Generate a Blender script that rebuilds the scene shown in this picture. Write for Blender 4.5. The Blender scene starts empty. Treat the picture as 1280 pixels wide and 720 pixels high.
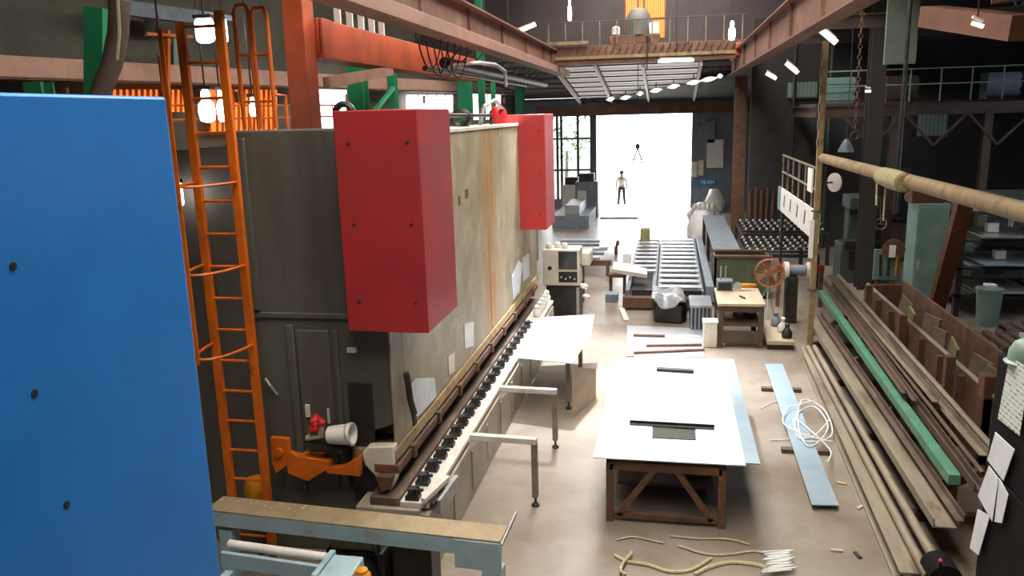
import bpy, bmesh, math, random
from mathutils import Vector, Matrix
random.seed(7)
S = bpy.context.scene
COL = S.collection
R = math.radians
V = Vector

# ------------------------------------------------------------------ camera
F_PX = 1000.0
VPX, VPY, XVERT, CAM_H = 838.0, 138.0, 770.0, 4.6
d = V((VPX-640, 360-VPY, -F_PX)).normalized()
yv = 360 + (F_PX*F_PX + (XVERT-640)*(VPX-640))/(360-VPY)
up = -V((XVERT-640, 360-yv, -F_PX)).normalized()
up = (up - up.dot(d)*d).normalized()
rt = d.cross(up)
ROT = Matrix((rt, d, up))                 # camera axes -> world axes
CAM = V((0, 0, CAM_H))
cam = bpy.data.cameras.new('camera'); cam.sensor_width = 36; cam.lens = 36*F_PX/1280
cam.clip_end = 500
co = bpy.data.objects.new('camera', cam); COL.objects.link(co)
co.matrix_world = Matrix.Translation(CAM) @ ROT.to_4x4()
S.camera = co

def px(x, y, X=None, Y=None, Z=None):
    """point of the photograph's ray on a known plane of the building"""
    v = ROT @ V((x-640, 360-y, -F_PX))
    if X is not None: t = X/v.x
    elif Y is not None: t = Y/v.y
    else: t = (Z-CAM_H)/v.z
    return CAM + v*t

# ------------------------------------------------------------------ world, daylight, exposure
w = bpy.data.worlds.new('daylight'); S.world = w; w.use_nodes = True
bgn = w.node_tree.nodes['Background']
bgn.inputs[0].default_value = (0.97, 0.96, 1.0, 1); bgn.inputs[1].default_value = 8.0
S.view_settings.view_transform = 'Standard'; S.view_settings.look = 'None'
S.view_settings.exposure = 0.0; S.view_settings.gamma = 1.0
S.view_settings.use_curve_mapping = False
SKYLIGHT = 13.0
LAMP = 14.0
def portal(name, loc, rot, sx, sy):
    l = bpy.data.lights.new(name, 'AREA'); l.shape = 'RECTANGLE'; l.size = sx; l.size_y = sy
    l.cycles.is_portal = True
    o = bpy.data.objects.new(name, l); COL.objects.link(o); o.location = loc; o.rotation_euler = rot
portal('door_daylight', (-1.23, 39.3, 2.3), (R(-90), 0, 0), 4.6, 4.5)

# ------------------------------------------------------------------ materials
def srgb(h):
    h = h.lstrip('#'); out = []
    for i in (0, 2, 4):
        c = int(h[i:i+2], 16)/255
        out.append(c/12.92 if c <= .04045 else ((c+.055)/1.055)**2.4)
    return (*out, 1)
def mat(name, c1, c2=None, scale=3, stretch=(1, 1, 1), lo=.42, hi=.62, rough=.6, metal=0, bump=.15,
        fine=40, spec=.5, c3=None, s3=1.2, st3=(1, 1, 1), lo3=.58, hi3=.7, rvar=0, coat=0):
    m = bpy.data.materials.new(name); m.use_nodes = True
    nt = m.node_tree; N = nt.nodes; L = nt.links
    b = N['Principled BSDF']
    b.inputs['Roughness'].default_value = rough; b.inputs['Metallic'].default_value = metal
    b.inputs['Specular IOR Level'].default_value = spec; b.inputs['Coat Weight'].default_value = coat
    tc = N.new('ShaderNodeTexCoord')
    def noise(sc, st, det=5):
        mp = N.new('ShaderNodeMapping'); mp.inputs['Scale'].default_value = st
        L.new(tc.outputs['Object'], mp.inputs[0])
        n = N.new('ShaderNodeTexNoise'); n.inputs['Scale'].default_value = sc; n.inputs['Detail'].default_value = det
        n.inputs['Roughness'].default_value = .62
        L.new(mp.outputs[0], n.inputs['Vector']); return n.outputs['Fac']
    def ramp(fac, a, z):
        r = N.new('ShaderNodeMapRange'); r.inputs['From Min'].default_value = a; r.inputs['From Max'].default_value = z
        L.new(fac, r.inputs['Value']); return r.outputs[0]
    def mix(f, a, z):
        x = N.new('ShaderNodeMix'); x.data_type = 'RGBA'
        L.new(f, x.inputs['Factor'])
        for k, v in (('A', a), ('B', z)):
            s = [i for i in x.inputs if i.name == k and i.type == 'RGBA'][0]
            if isinstance(v, tuple): s.default_value = v
            else: L.new(v, s)
        return [o for o in x.outputs if o.type == 'RGBA'][0]
    col = srgb(c1)
    if c2: col = mix(ramp(noise(scale, stretch), lo, hi), srgb(c1), srgb(c2))
    if c3: col = mix(ramp(noise(s3, st3, 6), lo3, hi3), col, srgb(c3))
    if isinstance(col, tuple): b.inputs['Base Color'].default_value = col
    else: L.new(col, b.inputs['Base Color'])
    if bump or rvar:
        fn = noise(fine, (1, 1, 1), 3)
        if bump:
            bp = N.new('ShaderNodeBump'); bp.inputs['Strength'].default_value = bump; bp.inputs['Distance'].default_value = .01
            L.new(fn, bp.inputs['Height']); L.new(bp.outputs[0], b.inputs['Normal'])
        if rvar:
            r = N.new('ShaderNodeMapRange'); r.inputs['To Min'].default_value = rough-rvar; r.inputs['To Max'].default_value = rough+rvar
            L.new(noise(2.5, (1, 1, 1)), r.inputs['Value']); L.new(r.outputs[0], b.inputs['Roughness'])
    return m
def emit(name, c, s):
    m = bpy.data.materials.new(name); m.use_nodes = True
    b = m.node_tree.nodes['Principled BSDF']
    b.inputs['Base Color'].default_value = srgb(c); b.inputs['Emission Color'].default_value = srgb(c)
    b.inputs['Emission Strength'].default_value = s; b.inputs['Roughness'].default_value = .4
    return m
def sheetprint(name, paper, ink, rows, cols):
    """paper with rows of illegible handwriting-like dashes"""
    m = mat(name, paper, rough=.8, bump=.05); nt = m.node_tree; N = nt.nodes; L = nt.links
    b = N['Principled BSDF']; tc = N.new('ShaderNodeTexCoord')
    br = N.new('ShaderNodeTexBrick'); br.inputs['Color1'].default_value = srgb(ink); br.inputs['Color2'].default_value = srgb(paper)
    br.inputs['Mortar'].default_value = srgb(paper); br.inputs['Scale'].default_value = 1
    br.inputs['Brick Width'].default_value = 1/cols; br.inputs['Row Height'].default_value = 1/rows
    br.inputs['Mortar Size'].default_value = .32/rows; br.inputs['Bias'].default_value = -.1
    sx = N.new('ShaderNodeSeparateXYZ'); cx = N.new('ShaderNodeCombineXYZ'); L.new(tc.outputs['Generated'], sx.inputs[0]); L.new(sx.outputs['Y'], cx.inputs['X']); L.new(sx.outputs['Z'], cx.inputs['Y']); L.new(cx.outputs[0], br.inputs['Vector']); L.new(br.outputs['Color'], b.inputs['Base Color'])
    return m, br

M = {}
M['floor'] = mat('concrete_floor', '#8d8377', '#7c7165', scale=1.1, rough=.34, spec=.6, bump=.08, fine=14, c3='#6b5a49', s3=.7, lo3=.52, hi3=.72, rvar=.1)
M['yard'] = mat('yard_concrete', '#b9b3aa', '#a8a198', scale=.8, rough=.7)
M['blue'] = mat('blue_paint', '#1e84e0', '#1a79d2', scale=.8, rough=.36, bump=.02, spec=.4)
M['darkpress'] = mat('dark_grey_green_paint', '#5c5b53', '#504c46', scale=1.3, stretch=(1, 1, .35), rough=.55, c3='#3f3935', s3=1.0, st3=(1.5, 1, .25), lo3=.5, hi3=.75)
M['black'] = mat('black_steel', '#1d1c1c', '#2a2826', scale=8, rough=.5)
M['gunmetal'] = mat('dark_gunmetal', '#3a3a3a', '#2c2a29', scale=5, rough=.45, metal=.4)
M['red'] = mat('red_paint', '#ab2f30', '#9e2b2d', scale=1.2, rough=.45, bump=.03, c3='#8e3a33', s3=.8, lo3=.5, hi3=.75)
M['orange'] = mat('orange_paint', '#d4690f', '#bd5a10', scale=3, rough=.45, c3='#8d4a17', s3=4, lo3=.6, hi3=.72)
M['orangered'] = mat('orange_red_paint', '#b04d26', '#993f1f', scale=1.5, rough=.5, c3='#8a4a2c', s3=2, lo3=.58, hi3=.75)
M['rustorange'] = mat('dim_rust_orange', '#5c321b', '#4a2916', scale=2, rough=.7)
M['green'] = mat('green_paint', '#1f8c5c', '#2a7d56', scale=2, rough=.5, c3='#3c6b4c', s3=2, lo3=.55, hi3=.7)
M['greenpipe'] = mat('green_primer', '#5a9079', '#4a7f68', scale=5, rough=.5, c3='#6a7a5a', s3=4, lo3=.55, hi3=.7)
M['teal'] = mat('teal_grey_paint', '#6f8b85', '#5f7b76', scale=2, rough=.55)
M['paleblue'] = mat('pale_blue_paint', '#9bb6bd', '#8fabb4', scale=3, rough=.45, c3='#9a8a6c', s3=3, lo3=.6, hi3=.7)
M['railtop'] = mat('worn_tan_top', '#9c8b6d', '#8a7a5e', scale=6, rough=.6, c3='#c9bda0', s3=6, lo3=.64, hi3=.68)
M['brownbeam'] = mat('brown_primer_steel', '#6f4a3a', '#5d3d30', scale=1.5, stretch=(1, .3, 1), rough=.6, c3='#8a6853', s3=2, lo3=.55, hi3=.75)
M['pinkbeam'] = mat('pale_pink_primer', '#c39a85', '#b38a76', scale=2, rough=.65)
M['paleflange'] = mat('faded_pink_flange', '#8b6a5b', '#7a5b4e', scale=2, rough=.6)
M['rust'] = mat('rusty_steel', '#6a4a38', '#523a2e', scale=4, rough=.75, c3='#8f5a36', s3=3, lo3=.58, hi3=.72)
M['rustgrey'] = mat('weathered_bar_steel', '#8d8270', '#776b5a', scale=4, stretch=(1, .2, 1), rough=.6, metal=.15, c3='#5a4334', s3=3, st3=(1, .3, 1), lo3=.55, hi3=.7)
M['rustshade'] = mat('dark_rust_and_shade', '#5d4a3d', '#4a3a31', scale=4, stretch=(1, .2, 1), rough=.65, c3='#7c6a58', s3=3, st3=(1, .3, 1), lo3=.55, hi3=.7)  # rust for the bars, painted shadow on the die rail
M['steel'] = mat('bright_sheet_steel', '#d6d9dc', '#c6cbd1', scale=1.5, rough=.34, metal=.75, bump=.02, rvar=.06)
M['bluefilm_sheen'] = mat('blue_film_and_sheen_steel', '#9db0bd', '#8fa4b3', scale=2, rough=.4, metal=.35, bump=.02)  # film on the floor strip, painted blue reflection on the table sheet
M['galv'] = mat('galvanised', '#b8babb', '#9fa2a4', scale=8, rough=.42, metal=.6)
M['whitearm'] = mat('white_grey_paint', '#d8d2cb', '#c6bfb7', scale=4, rough=.45)
M['bed'] = mat('cream_bed_paint', '#a59d8d', '#958b79', scale=2, rough=.5, c3='#7a6a58', s3=2, lo3=.58, hi3=.75)
M['offwhite'] = mat('off_white_paint', '#d9d3c4', '#cbc4b3', scale=3, rough=.5)
M['paper'] = mat('paper_white', '#dfe3e8', '#d2d8de', scale=4, rough=.8)
M['dullgrey'] = mat('dull_grey_paint', '#625f5a', '#54514c', scale=3, rough=.6)
M['soot'] = mat('soot_black_paint', '#0c0b0d', '#080709', scale=4, rough=.85, spec=.2)
M['white'] = mat('white_plastic', '#e4e2de', '#d8d5d0', scale=5, rough=.45)
M['dark'] = mat('dark_cladding', '#4b463f', '#3f3a35', scale=.8, rough=.8)
M['darkroof'] = mat('dark_roof_sheet', '#4a423c', '#3c3531', scale=.6, rough=.85)
M['cladgrey'] = mat('grey_green_cladding', '#5f5c50', '#504d43', scale=.7, rough=.8)
M['mauve'] = mat('mauve_gable_cladding', '#4b4140', '#413838', scale=.7, rough=.8)
M['greenclad'] = mat('grey_green_sheeting', '#5d675c', '#525a50', scale=.9, rough=.8)
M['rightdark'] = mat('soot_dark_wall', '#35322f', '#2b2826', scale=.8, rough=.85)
M['tealpane'] = mat('dusty_teal_glazing', '#7c9488', '#6b8379', scale=1.5, rough=.4)
M['wood'] = mat('worn_beige_board', '#b9a992', '#a8977f', scale=5, stretch=(1, .2, 1), rough=.7)
M['tan'] = mat('tan_wrapped_pipe', '#8f7a55', '#7b6645', scale=6, rough=.7, c3='#5f4d38', s3=3, lo3=.55, hi3=.7)
M['burlap'] = mat('burlap', '#a39a74', '#8f8663', scale=25, rough=.9, bump=.5, fine=120)
M['brownwood'] = mat('dark_brown_bench', '#5a4a40', '#4a3c34', scale=4, rough=.7)
M['greenbin'] = mat('olive_green_steel', '#4f5940', '#434c37', scale=3, rough=.6, c3='#6b4b33', s3=2.5, lo3=.6, hi3=.7)
M['tarp'] = mat('grey_plastic_tarp', '#8d9298', '#777c82', scale=6, rough=.3, bump=.4, fine=9)
M['rope'] = mat('pale_rope', '#c2b391', '#ad9e7e', scale=30, rough=.85)
M['wire'] = mat('white_cable', '#d3d6d3', rough=.5)
M['yellow'] = mat('amber_plastic', '#d08a12', '#b9760e', scale=4, rough=.45)
M['redplastic'] = mat('red_plastic', '#c2242a', '#a81d24', scale=5, rough=.4)
M['khaki'] = mat('khaki_cover', '#8c8a5e', '#79774f', scale=4, rough=.7)
M['bluegrey'] = mat('blue_grey_paint', '#77808a', '#656e78', scale=3, rough=.5)
M['screen'] = mat('screen_glass', '#3a3d3c', rough=.12, bump=0)
M['bluesign'] = mat('blue_sign', '#2f7fae', '#2a74a2', scale=3, rough=.4)
M['signwhite'] = mat('white_lettering', '#dcecf2', rough=.5, bump=0)
M['skin'] = mat('skin', '#b98a6c', rough=.6, bump=0)
M['hair'] = mat('black_hair', '#1a1614', rough=.6)
M['shirt'] = mat('white_shirt', '#e6e6e6', rough=.8)
M['trouser'] = mat('dark_trousers', '#2f3540', rough=.85)
M['orangefan'] = mat('faded_orange_fan', '#9c6644', '#8a5838', scale=4, rough=.5)
M['foliage'] = mat('leaf_green', '#6f9a5c', '#4f7d45', scale=6, rough=.7)
M['lamp'] = emit('lamp_glow', '#fff6f4', LAMP)
M['tube'] = emit('tube_glow', '#ffffff', 1.6)
M['skylight'] = emit('assumed_skylight_pane', '#fffaf2', SKYLIGHT)  # glowing roof panes out of view, assumed to light the aisle
M['weakpane'] = emit('weakened_skylight_pane', '#fff4e6', 10.5)  # near skylight panes made weaker to deepen the table's front shadow
M['window'] = emit('daylit_pane', '#f7f3ff', 5.0)
M['fillpane'] = emit('fill_light_pane', '#dbe8ff', 7.0)
M['amberpane'] = emit('amber_daylit_pane', '#ff8a38', 1.0)
M['roofpane'] = emit('translucent_roof_sheet', '#d8d2cc', .38)
gl = bpy.data.materials.new('clear_glass'); gl.use_nodes = True
gb = gl.node_tree.nodes['Principled BSDF']; gb.inputs['Base Color'].default_value = srgb('#d6ecdf')
gb.inputs['Alpha'].default_value = .22; gb.inputs['Roughness'].default_value = .1; M['glass'] = gl

def press_face():
    m = mat('beige_press_paint', '#9f947b', '#8f8469', scale=1.6, rough=.5, c3='#b0a78f', s3=2.2, lo3=.52, hi3=.7)
    nt = m.node_tree; N = nt.nodes; L = nt.links; b = N['Principled BSDF']
    src = b.inputs['Base Color'].links[0].from_socket
    tc = N.new('ShaderNodeTexCoord'); sp = N.new('ShaderNodeSeparateXYZ'); L.new(tc.outputs['Object'], sp.inputs[0])
    def math_(op, a, bb):
        n = N.new('ShaderNodeMath'); n.operation = op
        for i, v in enumerate((a, bb)):
            if isinstance(v, (int, float)): n.inputs[i].default_value = v
            else: L.new(v, n.inputs[i])
        return n.outputs[0]
    # a rust run of its own, below the joint of the two beam plates
    dist = math_('ABSOLUTE', math_('SUBTRACT', sp.outputs['Y'], RUST_Y), 0)
    band = N.new('ShaderNodeMapRange'); band.inputs['From Min'].default_value = .75; band.inputs['From Max'].default_value = .05
    L.new(dist, band.inputs['Value'])
    mp = N.new('ShaderNodeMapping'); mp.inputs['Scale'].default_value = (1, 3.5, .45); L.new(tc.outputs['Object'], mp.inputs[0])
    n = N.new('ShaderNodeTexNoise'); n.inputs['Scale'].default_value = 2.2; n.inputs['Detail'].default_value = 8; n.inputs['Roughness'].default_value = .7
    L.new(mp.outputs[0], n.inputs['Vector'])
    f = N.new('ShaderNodeMapRange'); f.inputs['From Min'].default_value = .43; f.inputs['From Max'].default_value = .56
    L.new(n.outputs['Fac'], f.inputs['Value'])
    fac = math_('MULTIPLY', band.outputs[0], f.outputs[0])
    f2 = N.new('ShaderNodeMapRange'); f2.inputs['From Min'].default_value = .66; f2.inputs['From Max'].default_value = .74
    L.new(n.outputs['Fac'], f2.inputs['Value'])
    fac = math_('MAXIMUM', fac, math_('MULTIPLY', f2.outputs[0], .6))
    x = N.new('ShaderNodeMix'); x.data_type = 'RGBA'; L.new(fac, x.inputs['Factor'])
    A = [i for i in x.inputs if i.name == 'A' and i.type == 'RGBA'][0]; B = [i for i in x.inputs if i.name == 'B' and i.type == 'RGBA'][0]
    L.new(src, A); B.default_value = srgb('#b0701f')
    L.new([o for o in x.outputs if o.type == 'RGBA'][0], b.inputs['Base Color'])
    return m
RUST_Y = .15
M['beige'] = press_face()

# ------------------------------------------------------------------ mesh helpers
ORG = {}
class MB:
    def __init__(s): s.v = []; s.f = []
    def add(s, vs, fs):
        n = len(s.v); s.v += [V(p) for p in vs]; s.f += [tuple(i+n for i in q) for q in fs]; return s
    def box(s, x0, x1, y0, y1, z0, z1):
        return s.add([(x0,y0,z0),(x1,y0,z0),(x1,y1,z0),(x0,y1,z0),(x0,y0,z1),(x1,y0,z1),(x1,y1,z1),(x0,y1,z1)],
                     [(0,3,2,1),(4,5,6,7),(0,1,5,4),(1,2,6,5),(2,3,7,6),(3,0,4,7)])
    def obox(s, c, size, rz=0, rx=0, ry=0):
        m = Matrix.Rotation(rz,3,'Z') @ Matrix.Rotation(ry,3,'Y') @ Matrix.Rotation(rx,3,'X'); a,b,g = [k/2 for k in size]; c = V(c)
        return s.add([c+m@V(p) for p in ((-a,-b,-g),(a,-b,-g),(a,b,-g),(-a,b,-g),(-a,-b,g),(a,-b,g),(a,b,g),(-a,b,g))],
                     [(0,3,2,1),(4,5,6,7),(0,1,5,4),(1,2,6,5),(2,3,7,6),(3,0,4,7)])
    def frame(s, p, q, upv=(0,0,1)):
        p = V(p); q = V(q); t = (q-p).normalized(); u = V(upv)
        if abs(t.dot(u)) > .97: u = V((0,1,0))
        sd = t.cross(u).normalized(); u = sd.cross(t).normalized()
        return p, q, sd, u
    def section(s, p, q, prof, upv=(0,0,1)):
        """sweep a closed profile (side, up) from p to q"""
        p, q, sd, u = s.frame(p, q, upv); n = len(prof)
        vs = [p+sd*a+u*b for a,b in prof]+[q+sd*a+u*b for a,b in prof]
        fs = [(i,(i+1)%n,n+(i+1)%n,n+i) for i in range(n)]+[tuple(range(n))[::-1], tuple(range(n,2*n))]
        return s.add(vs, fs)
    def bar(s, p, q, w_, h, upv=(0,0,1)):
        a, b = w_/2, h/2
        return s.section(p, q, [(-a,-b),(a,-b),(a,b),(-a,b)], upv)
    def ibeam(s, p, q, w_, h, t=.02, upv=(0,0,1)):
        a, b = w_/2, h/2; k = t/2
        return s.section(p, q, [(-a,-b),(a,-b),(a,-b+t),(k,-b+t),(k,b-t),(a,b-t),(a,b),(-a,b),(-a,b-t),(-k,b-t),(-k,-b+t),(-a,-b+t)], upv)
    def channel(s, p, q, w_, h, t=.012, upv=(0,0,1)):
        a, b = w_/2, h/2
        return s.section(p, q, [(-a,-b),(a,-b),(a,b),(a-t,b),(a-t,-b+t),(-a+t,-b+t),(-a+t,b),(-a,b)], upv)
    def angle(s, p, q, w_, h, t=.01, upv=(0,0,1)):
        a, b = w_/2, h/2
        return s.section(p, q, [(-a,-b),(a,-b),(a,-b+t),(-a+t,-b+t),(-a+t,b),(-a,b)], upv)
    def tube(s, p, q, r, r2=None, n=10):
        r2 = r if r2 is None else r2; p, q, sd, u = s.frame(p, q)
        cs = [(math.cos(2*math.pi*i/n), math.sin(2*math.pi*i/n)) for i in range(n)]
        vs = [p+sd*a*r+u*b*r for a,b in cs]+[q+sd*a*r2+u*b*r2 for a,b in cs]
        return s.add(vs, [(i,(i+1)%n,n+(i+1)%n,n+i) for i in range(n)]+[tuple(range(n))[::-1], tuple(range(n,2*n))])
    def pipe(s, p, q, r, t=.008, n=12):
        p, q, sd, u = s.frame(p, q); cs = [(math.cos(2*math.pi*i/n), math.sin(2*math.pi*i/n)) for i in range(n)]
        vs = []
        for e, rr in ((p,r),(q,r),(q,r-t),(p,r-t)): vs += [e+sd*a*rr+u*b*rr for a,b in cs]
        fs = [(k*n+i, k*n+(i+1)%n, ((k+1)%4)*n+(i+1)%n, ((k+1)%4)*n+i) for k in range(4) for i in range(n)]
        return s.add(vs, fs)
    def path(s, pts, r, n=6, closed=False):
        pts = [V(p) for p in pts]; m = len(pts); vs = []; sd = None
        for i, p in enumerate(pts):
            a = pts[i-1] if (i or closed) else p; b = pts[(i+1)%m] if (i < m-1 or closed) else p
            t = (b-a).normalized()
            if sd is None:
                u = V((0,0,1)) if abs(t.z) < .9 else V((1,0,0))
                sd = t.cross(u).normalized()
            else: sd = (sd-sd.dot(t)*t).normalized()
            u = sd.cross(t)
            vs += [p+sd*math.cos(2*math.pi*k/n)*r+u*math.sin(2*math.pi*k/n)*r for k in range(n)]
        fs = []
        for i in range(m if closed else m-1):
            j = (i+1)%m
            fs += [(i*n+k, i*n+(k+1)%n, j*n+(k+1)%n, j*n+k) for k in range(n)]
        if not closed: fs += [tuple(range(n))[::-1], tuple(range((m-1)*n, m*n))]
        return s.add(vs, fs)
    def prism(s, pts, ext):
        pts = [V(p) for p in pts]; e = V(ext); n = len(pts)
        return s.add(pts+[p+e for p in pts], [tuple(range(n))[::-1], tuple(range(n,2*n))]+[(i,(i+1)%n,n+(i+1)%n,n+i) for i in range(n)])
    def lathe(s, c, prof, n=16, axis=(0,0,1)):
        c = V(c); q = V((0,0,1)).rotation_difference(V(axis)); vs = []; m = len(prof)
        for r, z in prof:
            vs += [c+q@V((r*math.cos(2*math.pi*k/n), r*math.sin(2*math.pi*k/n), z)) for k in range(n)]
        fs = [(i*n+k, i*n+(k+1)%n, (i+1)*n+(k+1)%n, (i+1)*n+k) for i in range(m-1) for k in range(n)]
        return s.add(vs, fs+[tuple(range(n))[::-1], tuple(range((m-1)*n, m*n))])
    def torus(s, c, Rr, r, axis=(0,0,1), n=24, k=6):
        q = V((0,0,1)).rotation_difference(V(axis)); c = V(c)
        return s.path([c+q@V((Rr*math.cos(2*math.pi*i/n), Rr*math.sin(2*math.pi*i/n), 0)) for i in range(n)], r, k, True)
    def cloth(s, c, w_, h, rz, wav=.01, th=.003, nx=6, ny=6, tilt=0, seed=0):
        """a thin sheet hanging in the vertical plane turned by rz, slightly curled"""
        rd = random.Random(seed); c = V(c); a = [rd.uniform(0,6) for _ in range(3)]
        m = Matrix.Rotation(rz,3,'Z') @ Matrix.Rotation(tilt,3,'Y')
        vs = []
        for side in (0,1):
            for j in range(ny+1):
                for i in range(nx+1):
                    u, v = i/nx-.5, j/ny-.5
                    dd = wav*math.sin(a[0]+u*4+v*2)+wav*.7*math.sin(a[1]+v*5)+side*th
                    vs.append(c+m@V((u*w_, dd, v*h)))
        k = (nx+1)*(ny+1); fs = []
        for j in range(ny):
            for i in range(nx):
                q0 = j*(nx+1)+i; fs += [(q0,q0+1,q0+nx+2,q0+nx+1), (k+q0,k+q0+nx+1,k+q0+nx+2,k+q0+1)]
        rim = [i for i in range(nx+1)]+[j*(nx+1)+nx for j in range(1,ny+1)]+[ny*(nx+1)+i for i in range(nx-1,-1,-1)]+[j*(nx+1) for j in range(ny-1,0,-1)]
        fs += [(rim[i], k+rim[i], k+rim[(i+1)%len(rim)], rim[(i+1)%len(rim)]) for i in range(len(rim))]
        return s.add(vs, fs)
    def build(s, name, m, parent=None, bev=0, org=None):
        if org is None:
            if parent is not None: org = ORG[parent]
            else:
                lo = [min(p[i] for p in s.v) for i in range(3)]; hi = [max(p[i] for p in s.v) for i in range(3)]
                org = V(((lo[0]+hi[0])/2, (lo[1]+hi[1])/2, lo[2]))
        me = bpy.data.meshes.new(name); me.from_pydata([p-org for p in s.v], [], s.f)
        bm = bmesh.new(); bm.from_mesh(me); bmesh.ops.recalc_face_normals(bm, faces=bm.faces); bm.to_mesh(me); bm.free()
        for p in me.polygons: p.use_smooth = True
        me.set_sharp_from_angle(angle=R(38))
        me.materials.append(M[m] if isinstance(m, str) else m)
        o = bpy.data.objects.new(name, me); COL.objects.link(o)
        if parent is not None: o.parent = parent
        else: o.location = org
        ORG[o] = org
        if bev:
            b = o.modifiers.new('edge', 'BEVEL'); b.width = bev; b.segments = 2; b.limit_method = 'ANGLE'; b.angle_limit = R(40)
        return o
def tag(o, label, cat, group=None):
    o['label'] = label; o['category'] = cat
    if group: o['group'] = group
    return o
def thing(name, label, cat, loc, group=None):
    o = bpy.data.objects.new(name, None); COL.objects.link(o); o.location = loc; o.empty_display_size = .1
    ORG[o] = V(loc); return tag(o, label, cat, group)
def struct(o): o['kind'] = 'structure'; return o
def copy_tree(o, delta, parent=None):
    c = o.copy(); COL.objects.link(c)
    if parent is None: c.location = V(o.location)+V(delta)
    else: c.parent = parent
    ORG[c] = ORG[o]+V(delta)
    for ch in list(o.children): copy_tree(ch, delta, c)
    return c

# ================================================================== THE SETTING
FAR, GAB = 39.0, 30.0
struct(MB().box(-16, 13, -4, 39.2, -.3, 0).build('floor', 'floor'))
struct(MB().box(-40, 40, 39.2, 110, -.3, -.01).build('ground_outside', 'yard'))
# left bay wall (skewed a little, as the pale girder shows), right wall, back wall
def wline(Y): return -11.9 + (Y-14.9)*(3.15/14.7)
wl = MB()
A0, A1 = V((wline(-4)-.6, -4, 0)), V((wline(39.2)-.6, 39.2, 0))
wl.prism([A0, A1, A1+V((-.2,0,0)), A0+V((-.2,0,0))], (0,0,10.5)); struct(wl.build('wall_left', 'cladgrey'))
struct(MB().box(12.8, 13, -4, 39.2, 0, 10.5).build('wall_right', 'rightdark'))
wr = struct(MB().box(12.72, 12.8, 15.5, 21.5, 2.6, 4.2).build('window_30', 'fillpane'))  # unseen glowing window, added to light the shelf sheets
for k in range(7): MB().box(12.68, 12.72, 15.5+k*.97, 15.56+k*.97, 2.6, 4.2).build('window_bar', 'gunmetal', wr)
struct(MB().box(-16.5, 13, -4.2, -4, 0, 10.5).build('wall_back', 'dark'))
# gable over the annexe
gw = MB(); WX0, WX1 = px(781, 24, Y=GAB).x, px(832, 24, Y=GAB).x; WZ0, WZ1 = px(800, 48, Y=GAB).z, 8.5
gw.box(-9.2, WX0, GAB, GAB+.2, 6.35, 10.5).box(WX1, 13, GAB, GAB+.2, 6.35, 10.5).box(WX0, WX1, GAB, GAB+.2, 6.35, WZ0).box(WX0, WX1, GAB, GAB+.2, WZ1, 10.5)
struct(gw.build('wall_gable', 'mauve'))
win = struct(MB().box(WX0, WX1, GAB+.02, GAB+.06, WZ0, WZ1).build('window_1', 'amberpane'))
mbs = [MB().box(x-.03, x+.03, GAB-.03, GAB+.02, WZ0, WZ1) for x in (WX0, WX0+(WX1-WX0)*.33, WX0+(WX1-WX0)*.47, WX1)]
for m_ in mbs: m_.build('window_mullion', 'rust', win)
for k in range(22):
    x = WX0+(k+.6)/22.5*(WX1-WX0)
    MB().box(x-.012, x+.012, GAB-.01, GAB+.02, WZ0, WZ1).build('window_bar', 'orange', win)
MB().box(WX0, WX1, GAB-.02, GAB+.02, WZ0+.62, WZ0+.68).build('window_rail', 'rust', win)
# main roof with unseen skylight strips, assumed for light, over the aisle
roof = MB()
roof.box(-16.5, -2.6, -4.2, 30.2, 10.5, 10.7).box(1.4, 13, -4.2, 30.2, 10.5, 10.7).box(-2.6, 1.4, -4.2, -1, 10.5, 10.7).box(-2.6, 1.4, 29, 30.2, 10.5, 10.7)
for y in (4, 9, 14, 19, 24): roof.box(-2.6, 1.4, y-.12, y+.12, 10.4, 10.7)
struct(roof.build('ceiling', 'darkroof'))
for i, (a, b_) in enumerate(((-1,3.88),(4.12,8.88),(9.12,13.88),(14.12,18.88),(19.12,23.88),(24.12,29))):
    struct(MB().box(-2.6, 1.4, a, b_, 10.55, 10.6).build('window_%d' % (i+2), 'skylight' if i > 1 else 'weakpane'))
# low dark deck over the right bay, added to block the skylights
struct(MB().box(3.6, 12.8, -2, 30, 7.4, 7.6).build('ceiling_skylight_block', 'rightdark'))
# annexe: sloping roof from the gable down to the door wall
Z0, Z1 = 6.3, 5.15
def rz_(Y): return Z0+(Z1-Z0)*(Y-GAB)/(FAR-GAB)
ar = struct(MB().prism([(-9.5,GAB,Z0+.16),(13,GAB,Z0+.16),(13,FAR+.3,Z1+.16),(-9.5,FAR+.3,Z1+.16)], (0,0,.05)).build('ceiling_annexe', 'darkroof'))
for i in range(7):
    for j, (x0, x1) in enumerate(((-4.15,-2.75),(-2.65,-1.05),(-.95,1.0))):
        a = GAB+.5+i*1.2; b_ = a+.95
        MB().prism([(x0,a,rz_(a)+.1),(x1,a,rz_(a)+.1),(x1,b_,rz_(b_)+.1),(x0,b_,rz_(b_)+.1)], (0,0,.04)).build('roof_light', 'roofpane', ar)
for i in range(8):
    y = GAB+.35+i*1.2
    MB().bar((-9.3,y,rz_(y)+.02), (3.6,y,rz_(y)+.02), .08, .05).build('purlin', 'mauve', ar)
for x in (-4.2, -2.7, -1.0, 1.05):
    MB().bar((x,GAB+.2,rz_(GAB)-.08), (x,FAR-.1,rz_(FAR)-.08), .1, .16).build('rafter', 'whitearm', ar)
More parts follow.
